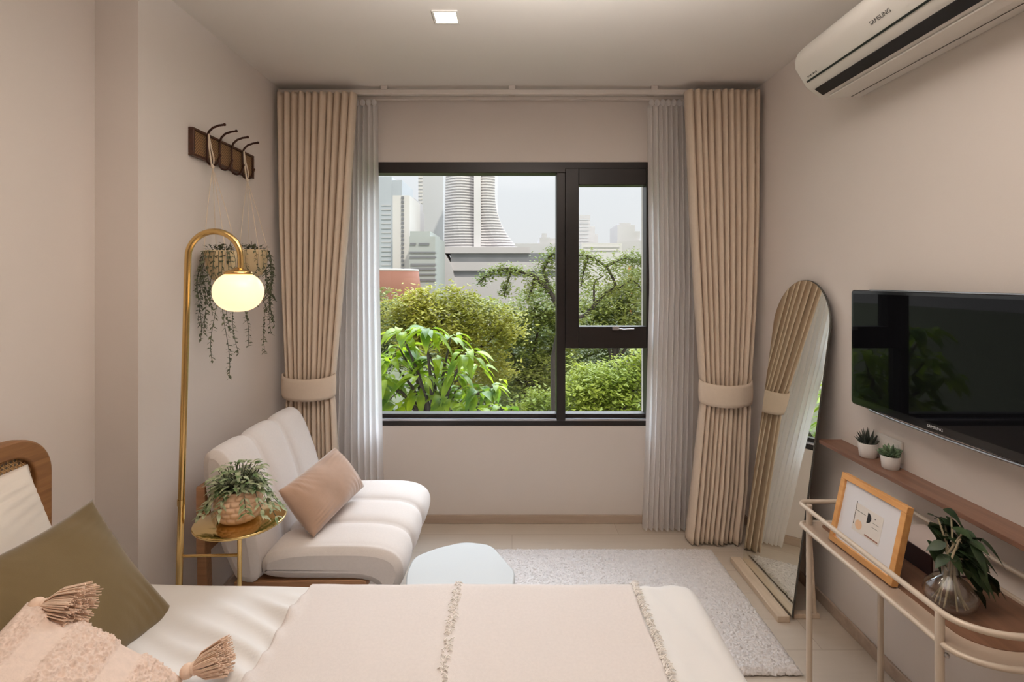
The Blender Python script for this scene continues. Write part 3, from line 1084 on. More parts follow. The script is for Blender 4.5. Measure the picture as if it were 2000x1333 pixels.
# ------------------------------------------------------------------ rug
RX0, RX1, RY0, RY1 = -0.36, 1.05, 1.845, 2.70
rg = MB()
rr = random.Random(5)


def rugfn(u, v):
    x, y = RX0 + (RX1 - RX0) * u, RY0 + (RY1 - RY0) * v
    e = min(u * (RX1 - RX0), (1 - u) * (RX1 - RX0), v * (RY1 - RY0), (1 - v) * (RY1 - RY0))
    q = Vector((x * 42, y * 42, 0))
    h = 0.017 + 0.0035 * mnoise.noise(q * 1.6) + 0.0045 * mnoise.noise(q * 3.6) + 0.002 * mnoise.noise(Vector((x * 7, y * 7, 3)))
    k = min(1, e / 0.02)
    jx, jy = rr.uniform(-1, 1) * 0.0025, rr.uniform(-1, 1) * 0.0025
    ex = 0.006 * mnoise.noise(Vector((x * 60, y * 60, 9))) * (1 - k)
    return Vector((x + jx + ex, y + jy + ex, 0.003 + (h + rr.uniform(-.0015, .0015)) * (0.15 + 0.85 * sqrt(k))))


rg.grid(rugfn, 420, 260)
rgo = obj("rug", rg, M["rug"])
tag(rgo, "pale grey shaggy rug on the floor between the bed and the window", "rug")

# ------------------------------------------------------------------ bed
BX0, BX1, BY0, BY1, BZ = -1.415, 0.565, 0.06, 1.585, 0.50
bd = thing("bed", (-0.43, 0.82, 0.0), "bed with a rounded wooden headboard and open cane panel", "bed")
obj("base", MB().box(BX0 + 0.03, BX1 - 0.06, BY0 + 0.05, BY1 - 0.07, 0.06, 0.24), M["headboard"], bd, 0.01)
for lx in (BX0 + 0.06, BX1 - 0.12):
    for ly in (BY0 + 0.08, BY1 - 0.14):
        obj("leg", MB().tube([(lx, ly, 0), (lx, ly, 0.07)], 0.025, 12), M["headboard"], bd)
obj("mattress", MB().box(BX0 + 0.01, BX1 - 0.05, BY0 + 0.04, BY1 - 0.055, 0.24, 0.455), M["pillow_white"], bd, 0.04)
# headboard: rounded-rectangle ring in the YZ plane
HBX0, HBX1 = -1.462, -1.424
HY0, HY1, HZ0, HZ1, HR = 0.02, 1.588, 0.25, 0.968, 0.125


def rrect(inset, r, n=14):
    y0, y1, z0, z1 = HY0 + inset, HY1 - inset, HZ0, HZ1 - inset
    p = [(y0, z0)]
    p.append((y1, z0))
    p += [(y1 - r + r * cos(a), z1 - r + r * sin(a)) for a in [pi / 2 * k / n for k in range(n + 1)]]
    p += [(y0 + r + r * cos(a), z1 - r + r * sin(a)) for a in [pi / 2 + pi / 2 * k / n for k in range(n + 1)]]
    return p


o_, i_ = rrect(0, HR), rrect(0.052, HR - 0.045)
hb = MB()
n = len(o_)
vs = [(x, p[0], p[1]) for x in (HBX0, HBX1) for ring in (o_, i_) for p in ring]
fs = []
for k in range(1, n):
    k2 = (k + 1) % n
    a, b = k, k2
    fs += [(a, b, n + b, n + a), (2 * n + a, 3 * n + a, 3 * n + b, 2 * n + b), (a, 2 * n + a, 2 * n + b, b), (n + a, n + b, 3 * n + b, 3 * n + a)]
hb.add(vs, fs)
hbo = obj("headboard", hb, M["headboard"], bd, 0.006)
hbo["_w"] = tuple(bd.location)
cn = MB()
cy0, cy1, cz0, cz1 = 0.95, HY1 - 0.045, 0.50, HZ1 - 0.045
xm = -1.440
step = 0.0125


def inside(y, z):
    r = HR - 0.042
    if y > cy1 or z > cz1:
        return False
    dy, dz = y - (cy1 - r), z - (cz1 - r)
    return not (dy > 0 and dz > 0 and dy * dy + dz * dz > r * r)


def strand(pa, pb, w, x):
    # clip to the rounded opening
    n_ = 60
    ok = [pa + (pb - pa) * (i / n_) for i in range(n_ + 1)]
    ok = [p for p in ok if inside(p.x, p.y) and p.x >= cy0 and p.y >= cz0]
    if len(ok) < 2:
        return
    a, b = ok[0], ok[-1]
    d = (b - a).normalized()
    s = Vector((-d.y, d.x)) * (w / 2)
    cn.add([(x, a.x + s.x, a.y + s.y), (x, a.x - s.x, a.y - s.y), (x, b.x - s.x, b.y - s.y), (x, b.x + s.x, b.y + s.y)], [(0, 1, 2, 3)])


y = cy0
while y < cy1:
    for o in (0, 0.0028):
        strand(Vector((y + o, cz0)), Vector((y + o, cz1)), 0.0016, xm)
    y += step
z = cz0
while z < cz1:
    for o in (0, 0.0028):
        strand(Vector((cy0, z + o)), Vector((cy1, z + o)), 0.0016, xm + 0.0008)
    z += step
for k in range(-60, 120):
    c0 = k * step * 1.0
    strand(Vector((cy0, cz0 + c0 + 0.0075)), Vector((cy0 + 1.2, cz0 + c0 + 1.2 + 0.0075)), 0.0022, xm + 0.0016)
    strand(Vector((cy0, cz0 + c0 + 0.0075)), Vector((cy0 + 1.2, cz0 + c0 - 1.2 + 0.0075)), 0.0022, xm + 0.0024)
obj("cane_webbing", cn, M["cane"], hbo, solid=0.0007)


def wr(x, y):
    """Relief of the white cover: folds gathered beside the throw and soft lumps."""
    h = 0.004 * mnoise.noise(Vector((x * 3, y * 3, 1)))
    k = max(0.0, min(1.0, (x + 1.15) / 0.2)) * max(0.0, min(1.0, (-0.585 - x) / 0.03))
    near = max(0.0, min(1, (x + 1.05) / 0.42))
    s = (x - 0) * 0.52 + y * 0.85 + 0.03 * mnoise.noise(Vector((x * 4, y * 4, 7)))
    f = 0.5 + 0.5 * sin(2 * pi * s / 0.066 + 2.2 * mnoise.noise(Vector((x * 2.5, y * 5, 2))))
    k *= max(0.0, min(1.0, (1.53 - y) / 0.10))
    h += k * near * 0.013 * f ** 1.5
    s2 = x * 0.75 + y * 0.66
    h += k * 0.010 * (0.5 + 0.5 * sin(2 * pi * s2 / 0.21 + 3 * mnoise.noise(Vector((x * 2, y * 2, 5)))))
    k2 = max(0.0, min(1.0, (x - 0.36) / 0.05))
    h += k2 * 0.006 * (0.5 + 0.5 * sin(2 * pi * (x * 0.9 + y * 0.25) / 0.08 + 2 * mnoise.noise(Vector((x * 3, y * 3, 11)))))
    h += 0.012 * max(0, min(1, (-0.6 - x) / 0.6))
    return h


def bed_surface(xu, yu, off=0.0, r=0.05):
    """Point of a cloth laid over the bed: xu, yu run along the cloth, past the edges it drops."""
    dx = max(0.0, xu - (BX1 - r))
    dy = max(0.0, yu - (BY1 - r))
    ln = sqrt(dx * dx + dy * dy)
    bx, by = min(xu, BX1 - r), min(yu, BY1 - r)
    R = r + off
    if ln < 1e-9:
        return Vector((bx, by, BZ + off + wr(xu, yu)))
    ux, uy = dx / ln, dy / ln
    a = ln / r
    h0 = wr(bx, by)
    if a < pi / 2:
        return Vector((bx + ux * R * sin(a), by + uy * R * sin(a), BZ - r + R * cos(a) + h0 * cos(a)))
    drop = ln - r * pi / 2
    flare = 0.02 * min(1, drop / 0.3)
    wv = 0.010 * min(1, drop / 0.1) * sin((bx * 9 if uy > ux else by * 9) * 2)
    return Vector((bx + ux * (R + flare + wv), by + uy * (R + flare + wv), BZ - r - drop))


dv = MB()
dv.grid(lambda u, v: bed_surface(-1.40 + 2.27 * u, BY0 + (BY1 + 0.33 - BY0) * v), 260, 200)
tag(obj("duvet", dv, M["duvet"], solid=0.0), "white cotton duvet spread over the whole bed", "duvet")
th = thing("throw_blanket", (-0.125, 0.85, BZ), "cream cotton throw with tufted fringe rows laid across the foot of the bed", "throw blanket")
TX0, TX1 = -0.612, 0.360
tm = MB()
tm.grid(lambda u, v: bed_surface(TX0 + (TX1 - TX0) * u + 0.004 * sin(40 * v) * (1 if u in (0, 1) else 0), BY0 + (BY1 + 0.26 - BY0) * v,
                                 0.007 + 0.002 * mnoise.noise(Vector((u * 9, v * 12, 4))) + 0.003 * exp(-((u - 0.46) / 0.01) ** 2)), 120, 180)
obj("cloth", tm, M["throw"], th, solid=0.004)
for (fx, seed, dens, ln, spread) in ((-0.163, 3, 340, 0.017, 0.008), (0.362, 4, 460, 0.024, 0.006)):
    fm = MB()
    r = random.Random(seed)
    for k in range(dens):
        yu = BY0 + 0.6 + (BY1 + 0.05 - BY0 - 0.6) * r.random()
        clump = 0.006 * sin(yu * 190)
        x = fx + r.uniform(-spread, spread) * 0.5
        p0 = bed_surface(x, yu, 0.010)
        a = r.uniform(-1.0, 1.0) + (0 if fx > 0 else r.choice((0, pi)))
        e = bed_surface(x + cos(a) * ln * r.uniform(0.5, 1), yu + sin(a) * ln * 0.8 + clump, 0.009 + r.uniform(0, 0.006))
        md = p0.lerp(e, 0.5) + Vector((0, 0, r.uniform(0.002, 0.007)))
        fm.tube([p0, md, e], [0.0014, 0.0013, 0.0011], 5, cap=False)
    obj("fringe_row", fm, M["fringe"], th)

# pillows
pw = thing("pillow", (-1.30, 1.08, BZ), "ivory pillow standing against the cane headboard", "pillow")
obj("pillowcase", cushion_mesh((-1.297, 1.10, 0.703), (0, 1, 0), (-0.40, 0, 0.91), 0.73, 0.44, 0.15, seed=5, pinch=0.04, wrinkle=0.006), M["pillow_white"], pw, weld=True)
ol = thing("cushion", (-1.08, 1.2, BZ), "olive green velvet cushion leaning on the ivory pillow", "cushion", "scatter cushions on the bed")
obj("cover", cushion_mesh((-1.085, 1.215, 0.646), (0.03, 1, -0.02), (-0.58, 0, 0.72), 0.50, 0.41, 0.15, seed=9, pinch=0.12, wrinkle=0.004, power=2.2), M["olive"], ol, weld=True)

tu = thing("cushion", (-0.87, 0.9, BZ), "blush tufted cushion with corner tassels in front of the olive cushion", "cushion", "scatter cushions on the bed")
cU = Vector((-0.25, 0.97, 0.0)).normalized()
cV = Vector((-0.27, -0.07, 0.21)).normalized()
cC = Vector((-0.8425, 0.941, 0.632))


def tufts(u, v, p):
    rowk = 0.5 + 0.5 * math.tanh(9 * (sin(v * 7.5 + 0.4) + 0.45))
    q = p * 120
    c1 = mnoise.noise(q)
    c2 = mnoise.noise(q * 1.9 + Vector((5, 2, 1)))
    return (0.0055 + 0.0075 * c1 + 0.004 * c2) * rowk


obj("cover", cushion_mesh(cC, cU, cV, 0.39, 0.37, 0.13, seed=13, n=230, pinch=0.05, wrinkle=0.003, disp=tufts), M["boucle"], tu, weld=True)


def tassel(base, d, length, spread, seed, n=300):
    base, d = Vector(base), Vector(d).normalized()
    r = random.Random(seed)
    mb = MB()
    a1 = d.orthogonal().normalized()
    a2 = d.cross(a1)
    mb.sphere(base + d * 0.016, 0.016, 16, 10)
    mb.tube([base + d * 0.030, base + d * 0.036], 0.0145, 14)
    for _ in range(n):
        a = r.uniform(0, 2 * pi)
        q = sqrt(r.random())
        o = (cos(a) * a1 + sin(a) * a2) * q
        e = base + d * (length * r.uniform(0.9, 1.03)) + o * spread
        m0 = base + d * (0.034) + o * 0.012
        m1 = base + d * (length * 0.55) + o * spread * 0.72
        mb.tube([m0, m1, e], [0.0016, 0.0017, 0.0014], 4, cap=True)
    return mb


cf = cC + cU * 0.190 + cV * 0.178
obj("tassel", tassel(cf, (0.90, 0.02, -0.06), 0.115, 0.050, 1), M["tassel"], tu)
cb = cC + cU * 0.190 - cV * 0.178
obj("tassel", tassel(cb + Vector((0.0, 0.0, 0.012)), (0.85, 0.12, 0.28), 0.105, 0.042, 2), M["tassel"], tu)
cfn = cC - cU * 0.190 - cV * 0.178
obj("tassel", tassel(cfn + Vector((0, 0, 0.012)), (0.8, -0.4, 0.05), 0.115, 0.034, 3), M["tassel"], tu)

# ------------------------------------------------------------------ air conditioner
ACY0, ACY1 = 1.19, 2.01
aco = thing("wall_mounted_air_conditioner", (1.375, 1.6, 2.15), "white split air conditioner high on the right wall", "air conditioner")
prof = [(1.375, 2.15), (1.30, 2.144), (1.228, 2.138), (1.205, 2.145), (1.166, 2.172), (1.150, 2.186), (1.108, 2.255), (1.106, 2.285), (1.118, 2.318), (1.145, 2.345), (1.19, 2.358), (1.375, 2.36)]
obj("body", MB().prism(prof, ACY0, ACY1, "y"), M["ac_white"], aco, 0.010)
nx, nz = Vector((1.205 - 1.166, 2.145 - 2.172)).normalized()
slot_c = Vector(((1.205 + 1.166) / 2, 0, (2.145 + 2.172) / 2))
nrm_ = Vector((-0.57, 0, -0.82)).normalized()
tan_ = Vector((nx, 0, nz))
obj("air_outlet", MB().obox(Vector((slot_c.x, (ACY0 + ACY1) / 2, slot_c.z)) + nrm_ * 0.0015, tan_ * 0.0195, Vector((0, (ACY1 - ACY0) / 2 - 0.035, 0)), nrm_ * 0.002), M["black"], aco)
pt = Vector((1.150 - 1.108, 0, 2.186 - 2.255)).normalized()
pn = Vector((-0.86, 0, -0.52)).normalized()
obj("panel_gap", MB().obox(Vector((1.1425, (ACY0 + ACY1) / 2, 2.1985)) + pn * 0.001, pt * 0.0035, Vector((0, (ACY1 - ACY0) / 2 - 0.03, 0)), pn * 0.002), M["black"], aco)
obj("louvre", MB().obox(Vector((1.245, (ACY0 + ACY1) / 2, 2.1385)), Vector((0.03, 0, 0.0015)), Vector((0, (ACY1 - ACY0) / 2 - 0.05, 0)), Vector((0, 0, 0.003))), M["ac_white"], aco, 0.002)
obj("bottom_seam", MB().box(1.318, 1.320, ACY0 + 0.02, ACY1 - 0.02, 2.1435, 2.1460), M["grey_mark"], aco)
mid = Vector((1.1195, 0, 2.2355))
text_mesh("brand_mark", "SAMSUNG", 0.019, M["grey_mark"], aco, Vector((1.1215, 1.560, 2.2335)) + pn * 0.0012, (0, -1, 0), (-0.52, 0, 0.86))
mk = MB()
for k in range(7):
    mk.obox(Vector((1.136, 1.962 - k * 0.0085, 2.2115)) + pn * 0.001, Vector((0, 0.003, 0)), pt * (0.0022 if k % 2 else 0.003), pn * 0.0005)
obj("small_mark", mk, M["grey_mark"], aco)

# ------------------------------------------------------------------ television
tv = thing("wall_mounted_tv", (1.34, 1.57, 0.96), "black flat screen TV on the right wall above the walnut shelf", "television")
VY0, VY1, VZ0, VZ1, VX = 1.183, 1.963, 0.960, 1.394, 1.300


def yz_round(y0, y1, z0, z1, r, n=6):
    p = []
    for (cy, cz, a0) in ((y1 - r, z1 - r, 0), (y0 + r, z1 - r, pi / 2), (y0 + r, z0 + r, pi), (y1 - r, z0 + r, 3 * pi / 2)):
        p += [(cy + r * cos(a0 + pi / 2 * k / n), cz + r * sin(a0 + pi / 2 * k / n)) for k in range(n + 1)]
    return p


obj("housing", MB().prism(yz_round(VY0, VY1, VZ0, VZ1, 0.014), VX, VX + 0.035, "x"), M["gloss_black"], tv, 0.004)
obj("back_shell", MB().box(VX + 0.033, XR - 0.012, VY0 + 0.15, VY1 - 0.15, VZ0 + 0.08, VZ1 - 0.08), M["black"], tv, 0.01)
obj("wall_bracket", MB().box(XR - 0.014, XR, VY0 + 0.22, VY1 - 0.22, VZ0 + 0.12, VZ1 - 0.12), M["black"], tv)
obj("screen", MB().prism(yz_round(VY0 + 0.020, VY1 - 0.014, VZ0 + 0.028, VZ1 - 0.014, 0.004), VX - 0.0015, VX + 0.002, "x"), M["screen"], tv)
ch = MB()
n_ = 40
for k in range(n_ + 1):
    pass
pts = []
for k in range(n_ + 1):
    t = k / n_
    pts.append((VX + 0.003, VY1 - 0.10 - (VY1 - VY0 - 0.20) * t, VZ0 - 0.002 - 0.006 * sin(pi * t) ** 0.6))
ch.tube(pts, 0.0045, 8)
obj("bezel_strip", ch, M["chrome_edge"], tv)
obj("top_edge", MB().box(VX - 0.0005, VX + 0.012, VY0 + 0.015, VY1 - 0.10, VZ1 - 0.002, VZ1 + 0.003), M["chrome_edge"], tv, 0.001)
text_mesh("brand_mark", "SAMSUNG", 0.013, M["silver_mark"], tv, (VX - 0.001, 1.573, VZ0 + 0.016), (0, -1, 0), (0, 0, 1))

# ------------------------------------------------------------------ wall shelf, succulents, socket
SZ = 0.767
tag(obj("wall_shelf", MB().box(1.279, XR, 0.55, 2.135, SZ - 0.016, SZ), M["walnut"], None, 0.002), "long walnut wall shelf under the TV", "shelf")


def pot_mesh(c, r0, r1, h):
    return MB().lathe([(r0 * 0.9, 0), (r0, 0.003), (r1, h - 0.002), (r1 - 0.001, h), (r1 - 0.004, h), (r1 - 0.005, h - 0.01)], c, 32, True, False)


s1 = thing("potted_succulent", (1.338, 1.925, SZ), "small white pot with a dark spiky aloe on the wall shelf", "potted plant", "small succulents on the wall shelf")
c1 = (1.338, 1.925, SZ)
obj("pot", pot_mesh(c1, 0.028, 0.033, 0.053), M["pot_white"], s1)
obj("soil", MB().lathe([(0.0285, 0.043), (0.01, 0.046)], c1, 20), M["soil"], s1)
lf = MB()
r = random.Random(41)
for ring, (cnt, tilt, ln) in enumerate(((10, 0.95, 0.046), (9, 0.55, 0.054), (6, 0.25, 0.062), (2, 0.05, 0.066))):
    for k in range(cnt):
        a = 2 * pi * k / cnt + ring * 0.4 + r.uniform(-.15, .15)
        d = Vector((cos(a) * sin(tilt), sin(a) * sin(tilt), cos(tilt)))
        b = Vector(c1) + Vector((0.006 * cos(a), 0.006 * sin(a), 0.043))
        e = b + d * ln
        if e.x > XR - 0.004:
            e.x = XR - 0.004
        mdp = b.lerp(e, 0.45) + Vector((0, 0, -0.003))
        lf.tube([b, mdp, e], [0.0055, 0.0050, 0.0005], 6)
obj("foliage", lf, M["leaf_aloe"], s1)
s2 = thing("potted_succulent", (1.334, 1.805, SZ), "small white pot with a bushy grey-green succulent on the wall shelf", "potted plant", "small succulents on the wall shelf")
c2 = (1.334, 1.805, SZ)
obj("pot", pot_mesh(c2, 0.026, 0.030, 0.045), M["pot_white"], s2)
obj("soil", MB().lathe([(0.0255, 0.036), (0.01, 0.039)], c2, 20), M["soil"], s2)
lf = MB()
for k in range(120):
    a, el = r.uniform(0, 2 * pi), r.uniform(0.0, 1.0)
    d = Vector((cos(a) * cos(el), sin(a) * cos(el), sin(el) + 0.35)).normalized()
    b = Vector(c2) + Vector((0, 0, 0.040)) + d * r.uniform(0.004, 0.026)
    e = b + d * r.uniform(0.016, 0.024)
    if e.x > XR - 0.004:
        continue
    lf.tube([b, b.lerp(e, 0.5), e], [0.0025, 0.0050, 0.0006], 6)
obj("foliage", lf, M["leaf_succ"], s2)
sk = thing("wall_socket", (XR, 1.858, 0.785), "white wall socket behind the small succulents", "wall socket")
obj("cover_plate", MB().box(XR - 0.009, XR, 1.797, 1.920, 0.785, 0.862), M["socket"], sk, 0.003)
for yy in (1.83, 1.888):
    obj("outlet", MB().box(XR - 0.0105, XR - 0.008, yy - 0.02, yy + 0.02, 0.80, 0.848), M["white_plastic"], sk, 0.002)

# ------------------------------------------------------------------ console table
co = thing("console_table", (1.16, 1.46, 0.0), "narrow beige metal console with a wooden tray top and rail under the shelf", "console table")
CX0, CX1, CY0, CY1 = 1.005, 1.345, 1.115, 1.800
TRZ = 0.585


def rr_xy(x0, x1, y0, y1, r, n=8):
    p = []
    for (cx, cy, a0) in ((x1 - r, y1 - r, 0), (x0 + r, y1 - r, pi / 2), (x0 + r, y0 + r, pi), (x1 - r, y0 + r, 3 * pi / 2)):
        p += [(cx + r * cos(a0 + pi / 2 * k / n), cy + r * sin(a0 + pi / 2 * k / n)) for k in range(n + 1)]
    return p


def mixed_round(x0, x1, y0, y1, rf, rn, n=10):
    """Plan of the console: small corners at the far end, a broad sweep at the near front corner."""
    p = []
    for (cx, cy, a0, r) in ((x1 - rf, y1 - rf, 0, rf), (x0 + rf, y1 - rf, pi / 2, rf), (x0 + rn, y0 + rn * 0.72, pi, rn), (x1 - rf, y0 + rf, 3 * pi / 2, rf)):
        ry = r * 0.72 if r == rn else r
        p += [(cx + r * cos(a0 + pi / 2 * k / n), cy + ry * sin(a0 + pi / 2 * k / n)) for k in range(n + 1)]
    return p


plan = mixed_round(CX0, CX1, CY0, CY1, 0.03, 0.12)
obj("tray", MB().prism(plan, TRZ - 0.012, TRZ - 0.002), M["tan_metal"], co, 0.002)
obj("tray_rim", MB().tube([(x, y, TRZ - 0.006) for x, y in plan], 0.007, 8, closed=True), M["beige_metal"], co)
inset = mixed_round(CX0 + 0.058, CX1 - 0.02, CY0 + 0.05, CY1 - 0.03, 0.02, 0.10)
obj("wood_inlay", MB().prism(inset, TRZ - 0.003, TRZ), M["walnut_tray"], co)
obj("guard_rail", MB().tube([(x, y, 0.652) for x, y in plan], 0.0075, 10, closed=True), M["beige_metal"], co)
for (lx, ly) in ((CX0 + 0.027, CY1 - 0.022), (CX0 + 0.0, CY0 + 0.088), (CX1 - 0.055, CY1 - 0.008), (CX1 - 0.055, CY0 + 0.02)):
    lg = obj("leg", MB().tube([(lx, ly, 0.0), (lx, ly, 0.65)], 0.0095, 12), M["beige_metal"], co)
    lg["_w"] = (1.16, 1.46, 0.0)
    obj("foot", MB().lathe([(0.020, 0.0), (0.020, 0.004), (0.0105, 0.024)], (lx, ly, 0), 20), M["beige_metal"], lg)
    obj("screw", MB().sphere((lx + 0.009, ly - 0.009, TRZ - 0.03), 0.006, 10, 8), M["alu"], lg)

# ---- picture frame
pfB0, pfB1 = Vector((1.040, 1.405, TRZ + 0.004)), Vector((1.030, 1.668, TRZ + 0.004))
lean = Vector((0.046, 0.0, 0.218))
U = (pfB0 - pfB1)
Wd, Hd = U.length, lean.length
U.normalize()
V = lean.normalized()
Nf = U.cross(V)          # faces the room
if Nf.x > 0:
    Nf = -Nf
org = pfB1 + Nf * 0.0 + V * 0.0


def fp(a, b, k=0.0):
    return org + U * a + V * b + Nf * k


pf = thing("picture_frame", (1.045, 1.54, TRZ), "framed abstract print in a light oak frame leaning on the console", "picture frame")


def fbox(a0, a1, b0, b1, k0, k1):
    return MB().obox(fp((a0 + a1) / 2, (b0 + b1) / 2, (k0 + k1) / 2), U * (a1 - a0) / 2, V * (b1 - b0) / 2, Nf * (k1 - k0) / 2)


bw = 0.0185
fm = MB()
for q in (fbox(0, Wd, 0, bw, -0.02, 0.0), fbox(0, Wd, Hd - bw, Hd, -0.02, 0.0), fbox(0, bw, bw, Hd - bw, -0.02, 0.0), fbox(Wd - bw, Wd, bw, Hd - bw, -0.02, 0.0)):
    fm.add(q.v, q.f)
obj("oak_frame", fm, M["frame_oak"], pf, 0.0015)
obj("mat_board", fbox(bw, Wd - bw, bw, Hd - bw, -0.014, -0.008), M["paper"], pf)
ax0, ax1, ay0, ay1 = Wd * 0.29, Wd * 0.71, Hd * 0.33, Hd * 0.70
prn = obj("print", fbox(ax0, ax1, ay0, ay1, -0.0078, -0.0072), M["paper_beige"], pf)
prn["_w"] = (1.045, 1.54, TRZ)


def disc(ca, cb, rad, a0, a1, k, n=24):
    mb = MB()
    pts = [fp(ca, cb, k)] + [fp(ca + rad * cos(a0 + (a1 - a0) * i / n), cb + rad * sin(a0 + (a1 - a0) * i / n), k) for i in range(n + 1)]
    return mb.add(pts, [(0, i + 1, i + 2) for i in range(n)])


aw, ah = ax1 - ax0, ay1 - ay0
obj("black_half_disc", disc(ax0 + aw * 0.47, ay0 + ah * 0.70, ah * 0.19, -pi / 2, pi / 2, -0.0069), M["ink_black"], prn)
obj("peach_disc", disc(ax0 + aw * 0.22, ay0 + ah * 0.27, ah * 0.17, 0, 2 * pi, -0.0069), M["ink_peach"], prn)
ln_ = MB()
for (a0, a1, b0, b1) in ((0.02, 0.035, 0.2, 1.06), (0.02, 0.40, 0.73, 0.745), (0.66, 0.90, 0.62, 0.63), (0.66, 0.90, 0.47, 0.48), (0.72, 0.76, 0.78, 0.81)):
    obj("printed_line", fbox(ax0 + aw * a0, ax0 + aw * a1, ay0 + ah * b0, ay0 + ah * b1, -0.0072, -0.0069), M["ink_black"], prn)
q = fbox(ax0 + aw * 0.48, ax0 + aw * 0.96, ay0 + ah * 0.05, ay0 + ah * 0.10, -0.0072, -0.0069)
obj("brown_bar", q, M["ink_brown"], prn)
obj("back_prop", MB().obox(fp(Wd * 0.5, Hd * 0.36, -0.045), U * 0.02, Vector((0.022, 0, -0.075)) * 0.9, Nf * 0.002), M["frame_oak"], pf)

# ---- book
bk = thing("book", (1.255, 1.55, TRZ), "thick book with a dark maroon spine lying behind the picture frame", "book")
obj("page_block", MB().box(1.198, 1.322, 1.458, 1.640, TRZ + 0.004, TRZ + 0.056), M["pages"], bk)
cv = MB()
cv.box(1.190, 1.195, 1.452, 1.645, TRZ + 0.001, TRZ + 0.060)
cv.box(1.195, 1.326, 1.452, 1.645, TRZ + 0.001, TRZ + 0.004)
tag(obj("spine_cover", cv, M["book_cover"], bk, 0.001), "dark maroon spine")
tag(obj("top_cover", MB().box(1.195, 1.326, 1.452, 1.645, TRZ + 0.056, TRZ + 0.060), M["book_top"], bk, 0.001), "pale top cover")

# ---- glass vase with leafy cutting
vs_ = thing("glass_vase", (1.125, 1.32, TRZ), "clear round glass flask holding a dark leafy cutting", "vase")
vc = (1.125, 1.315, TRZ)
outer = [(0.020, 0.0015), (0.036, 0.004), (0.052, 0.020), (0.058, 0.040), (0.052, 0.062), (0.036, 0.078), (0.020, 0.090), (0.0165, 0.104), (0.0165, 0.130), (0.021, 0.138)]
inner = [(0.019, 0.137), (0.0145, 0.130), (0.0145, 0.104), (0.018, 0.091), (0.034, 0.080), (0.050, 0.062), (0.056, 0.040), (0.050, 0.021), (0.034, 0.007), (0.005, 0.005)]
obj("flask", MB().lathe(outer + inner, vc, 40, True, True), M["glass"], vs_)
st, lf = MB(), MB()
r = random.Random(77)
V0 = Vector(vc)
tips = [(-0.015, 0.02, 0.225), (0.02, 0.04, 0.21), (0.035, 0.0, 0.20), (0.055, 0.015, 0.17), (0.01, -0.02, 0.19), (0.06, -0.02, 0.13), (0.03, 0.03, 0.235)]
for i, t in enumerate(tips):
    a = 2 * pi * i / len(tips)
    st.tube([V0 + Vector((0.030 * cos(a), 0.030 * sin(a), 0.012)), V0 + Vector((0.010 * cos(a + .5), 0.010 * sin(a + .5), 0.085)), V0 + Vector((0.008 * cos(a + .8), 0.008 * sin(a + .8), 0.135)),
             V0 + Vector(t) * 0.8 + Vector((0, 0, 0.03)), V0 + Vector(t)], [0.002, 0.0028, 0.0028, 0.0024, 0.0016], 6)
for k in range(6):
    a = r.uniform(0, 6.28)
    st.tube([V0 + Vector((0.006 * cos(a), 0.006 * sin(a), 0.10)), V0 + Vector((0.018 * cos(a), 0.018 * sin(a), 0.05)), V0 + Vector((0.036 * cos(a + .4), 0.036 * sin(a + .4), 0.016))], 0.0016, 5)
obj("stem", st, M["stem_pale"], vs_)
leaves = []
for i, t in enumerate(tips):
    for k in range(11):
        a = r.uniform(-1.5, 1.5)
        b = V0 + Vector(t) * r.uniform(0.8, 1.05) + Vector((r.uniform(-.02, .02), r.uniform(-.02, .02), r.uniform(-.04, .01)))
        d = Vector((cos(a), sin(a) * 0.7, r.uniform(-1.1, 0.2)))
        lf.leaf(b, d, Vector((r.uniform(-.3, .1), r.uniform(-.4, .2), 1)), r.uniform(0.040, 0.062), r.uniform(0.020, 0.030), r.uniform(0.3, 0.8), 6, 0.25)
for (a, b) in (((0.05, 0.0, 0.14), (0.30, -0.2, -0.9)), ((0.06, 0.01, 0.12), (0.4, -0.1, -0.8)), ((0.04, -0.02, 0.13), (0.3, -0.3, -0.8)), ((0.03, -0.01, 0.17), (0.4, -0.3, -0.5)),
               ((0.07, 0.0, 0.10), (0.5, -0.1, -0.5)), ((-0.01, 0.0, 0.17), (-0.8, 0.1, -0.25)), ((-0.005, 0.0, 0.14), (-0.7, -0.2, -0.35))):
    q = 0.05 if b[0] < 0 else 0.066
    lf.leaf(V0 + Vector(a), b, Vector((-1, -0.5, 0.6)), q, q * 0.5, 0.15, 7, 0.2)
obj("leaf_cluster", lf, M["leaf_dark"], vs_)

# ------------------------------------------------------------------ leaning arched mirror
MY0, MY1 = 2.14, 2.58
mb0, mt0 = Vector((1.168, 0, 0.022)), Vector((1.356, 0, 1.432))
mV = (mt0 - mb0)
mH = mV.length
mV.normalize()
mN = Vector((-mV.z, 0, mV.x))
mw = MY1 - MY0
mc = (MY0 + MY1) / 2
outl = [(-mw / 2, 0.0), (mw / 2, 0.0)]
rad = mw / 2
outl += [(rad * cos(pi * k / 40), mH - rad + rad * sin(pi * k / 40)) for k in range(41)]


MYAW = radians(1.1)


def mpt(a, b, k):
    p = Vector((mb0.x, mc + a, mb0.z)) + mV * b + mN * k
    q = p - Vector((1.26, mc, 0))
    return Vector((1.256 + q.x * cos(MYAW) - q.y * sin(MYAW), mc + q.x * sin(MYAW) + q.y * cos(MYAW), p.z))


mi = thing("floor_mirror", (1.168, mc, 0.0), "tall arch-topped mirror leaning on the right wall beside the drape", "mirror")


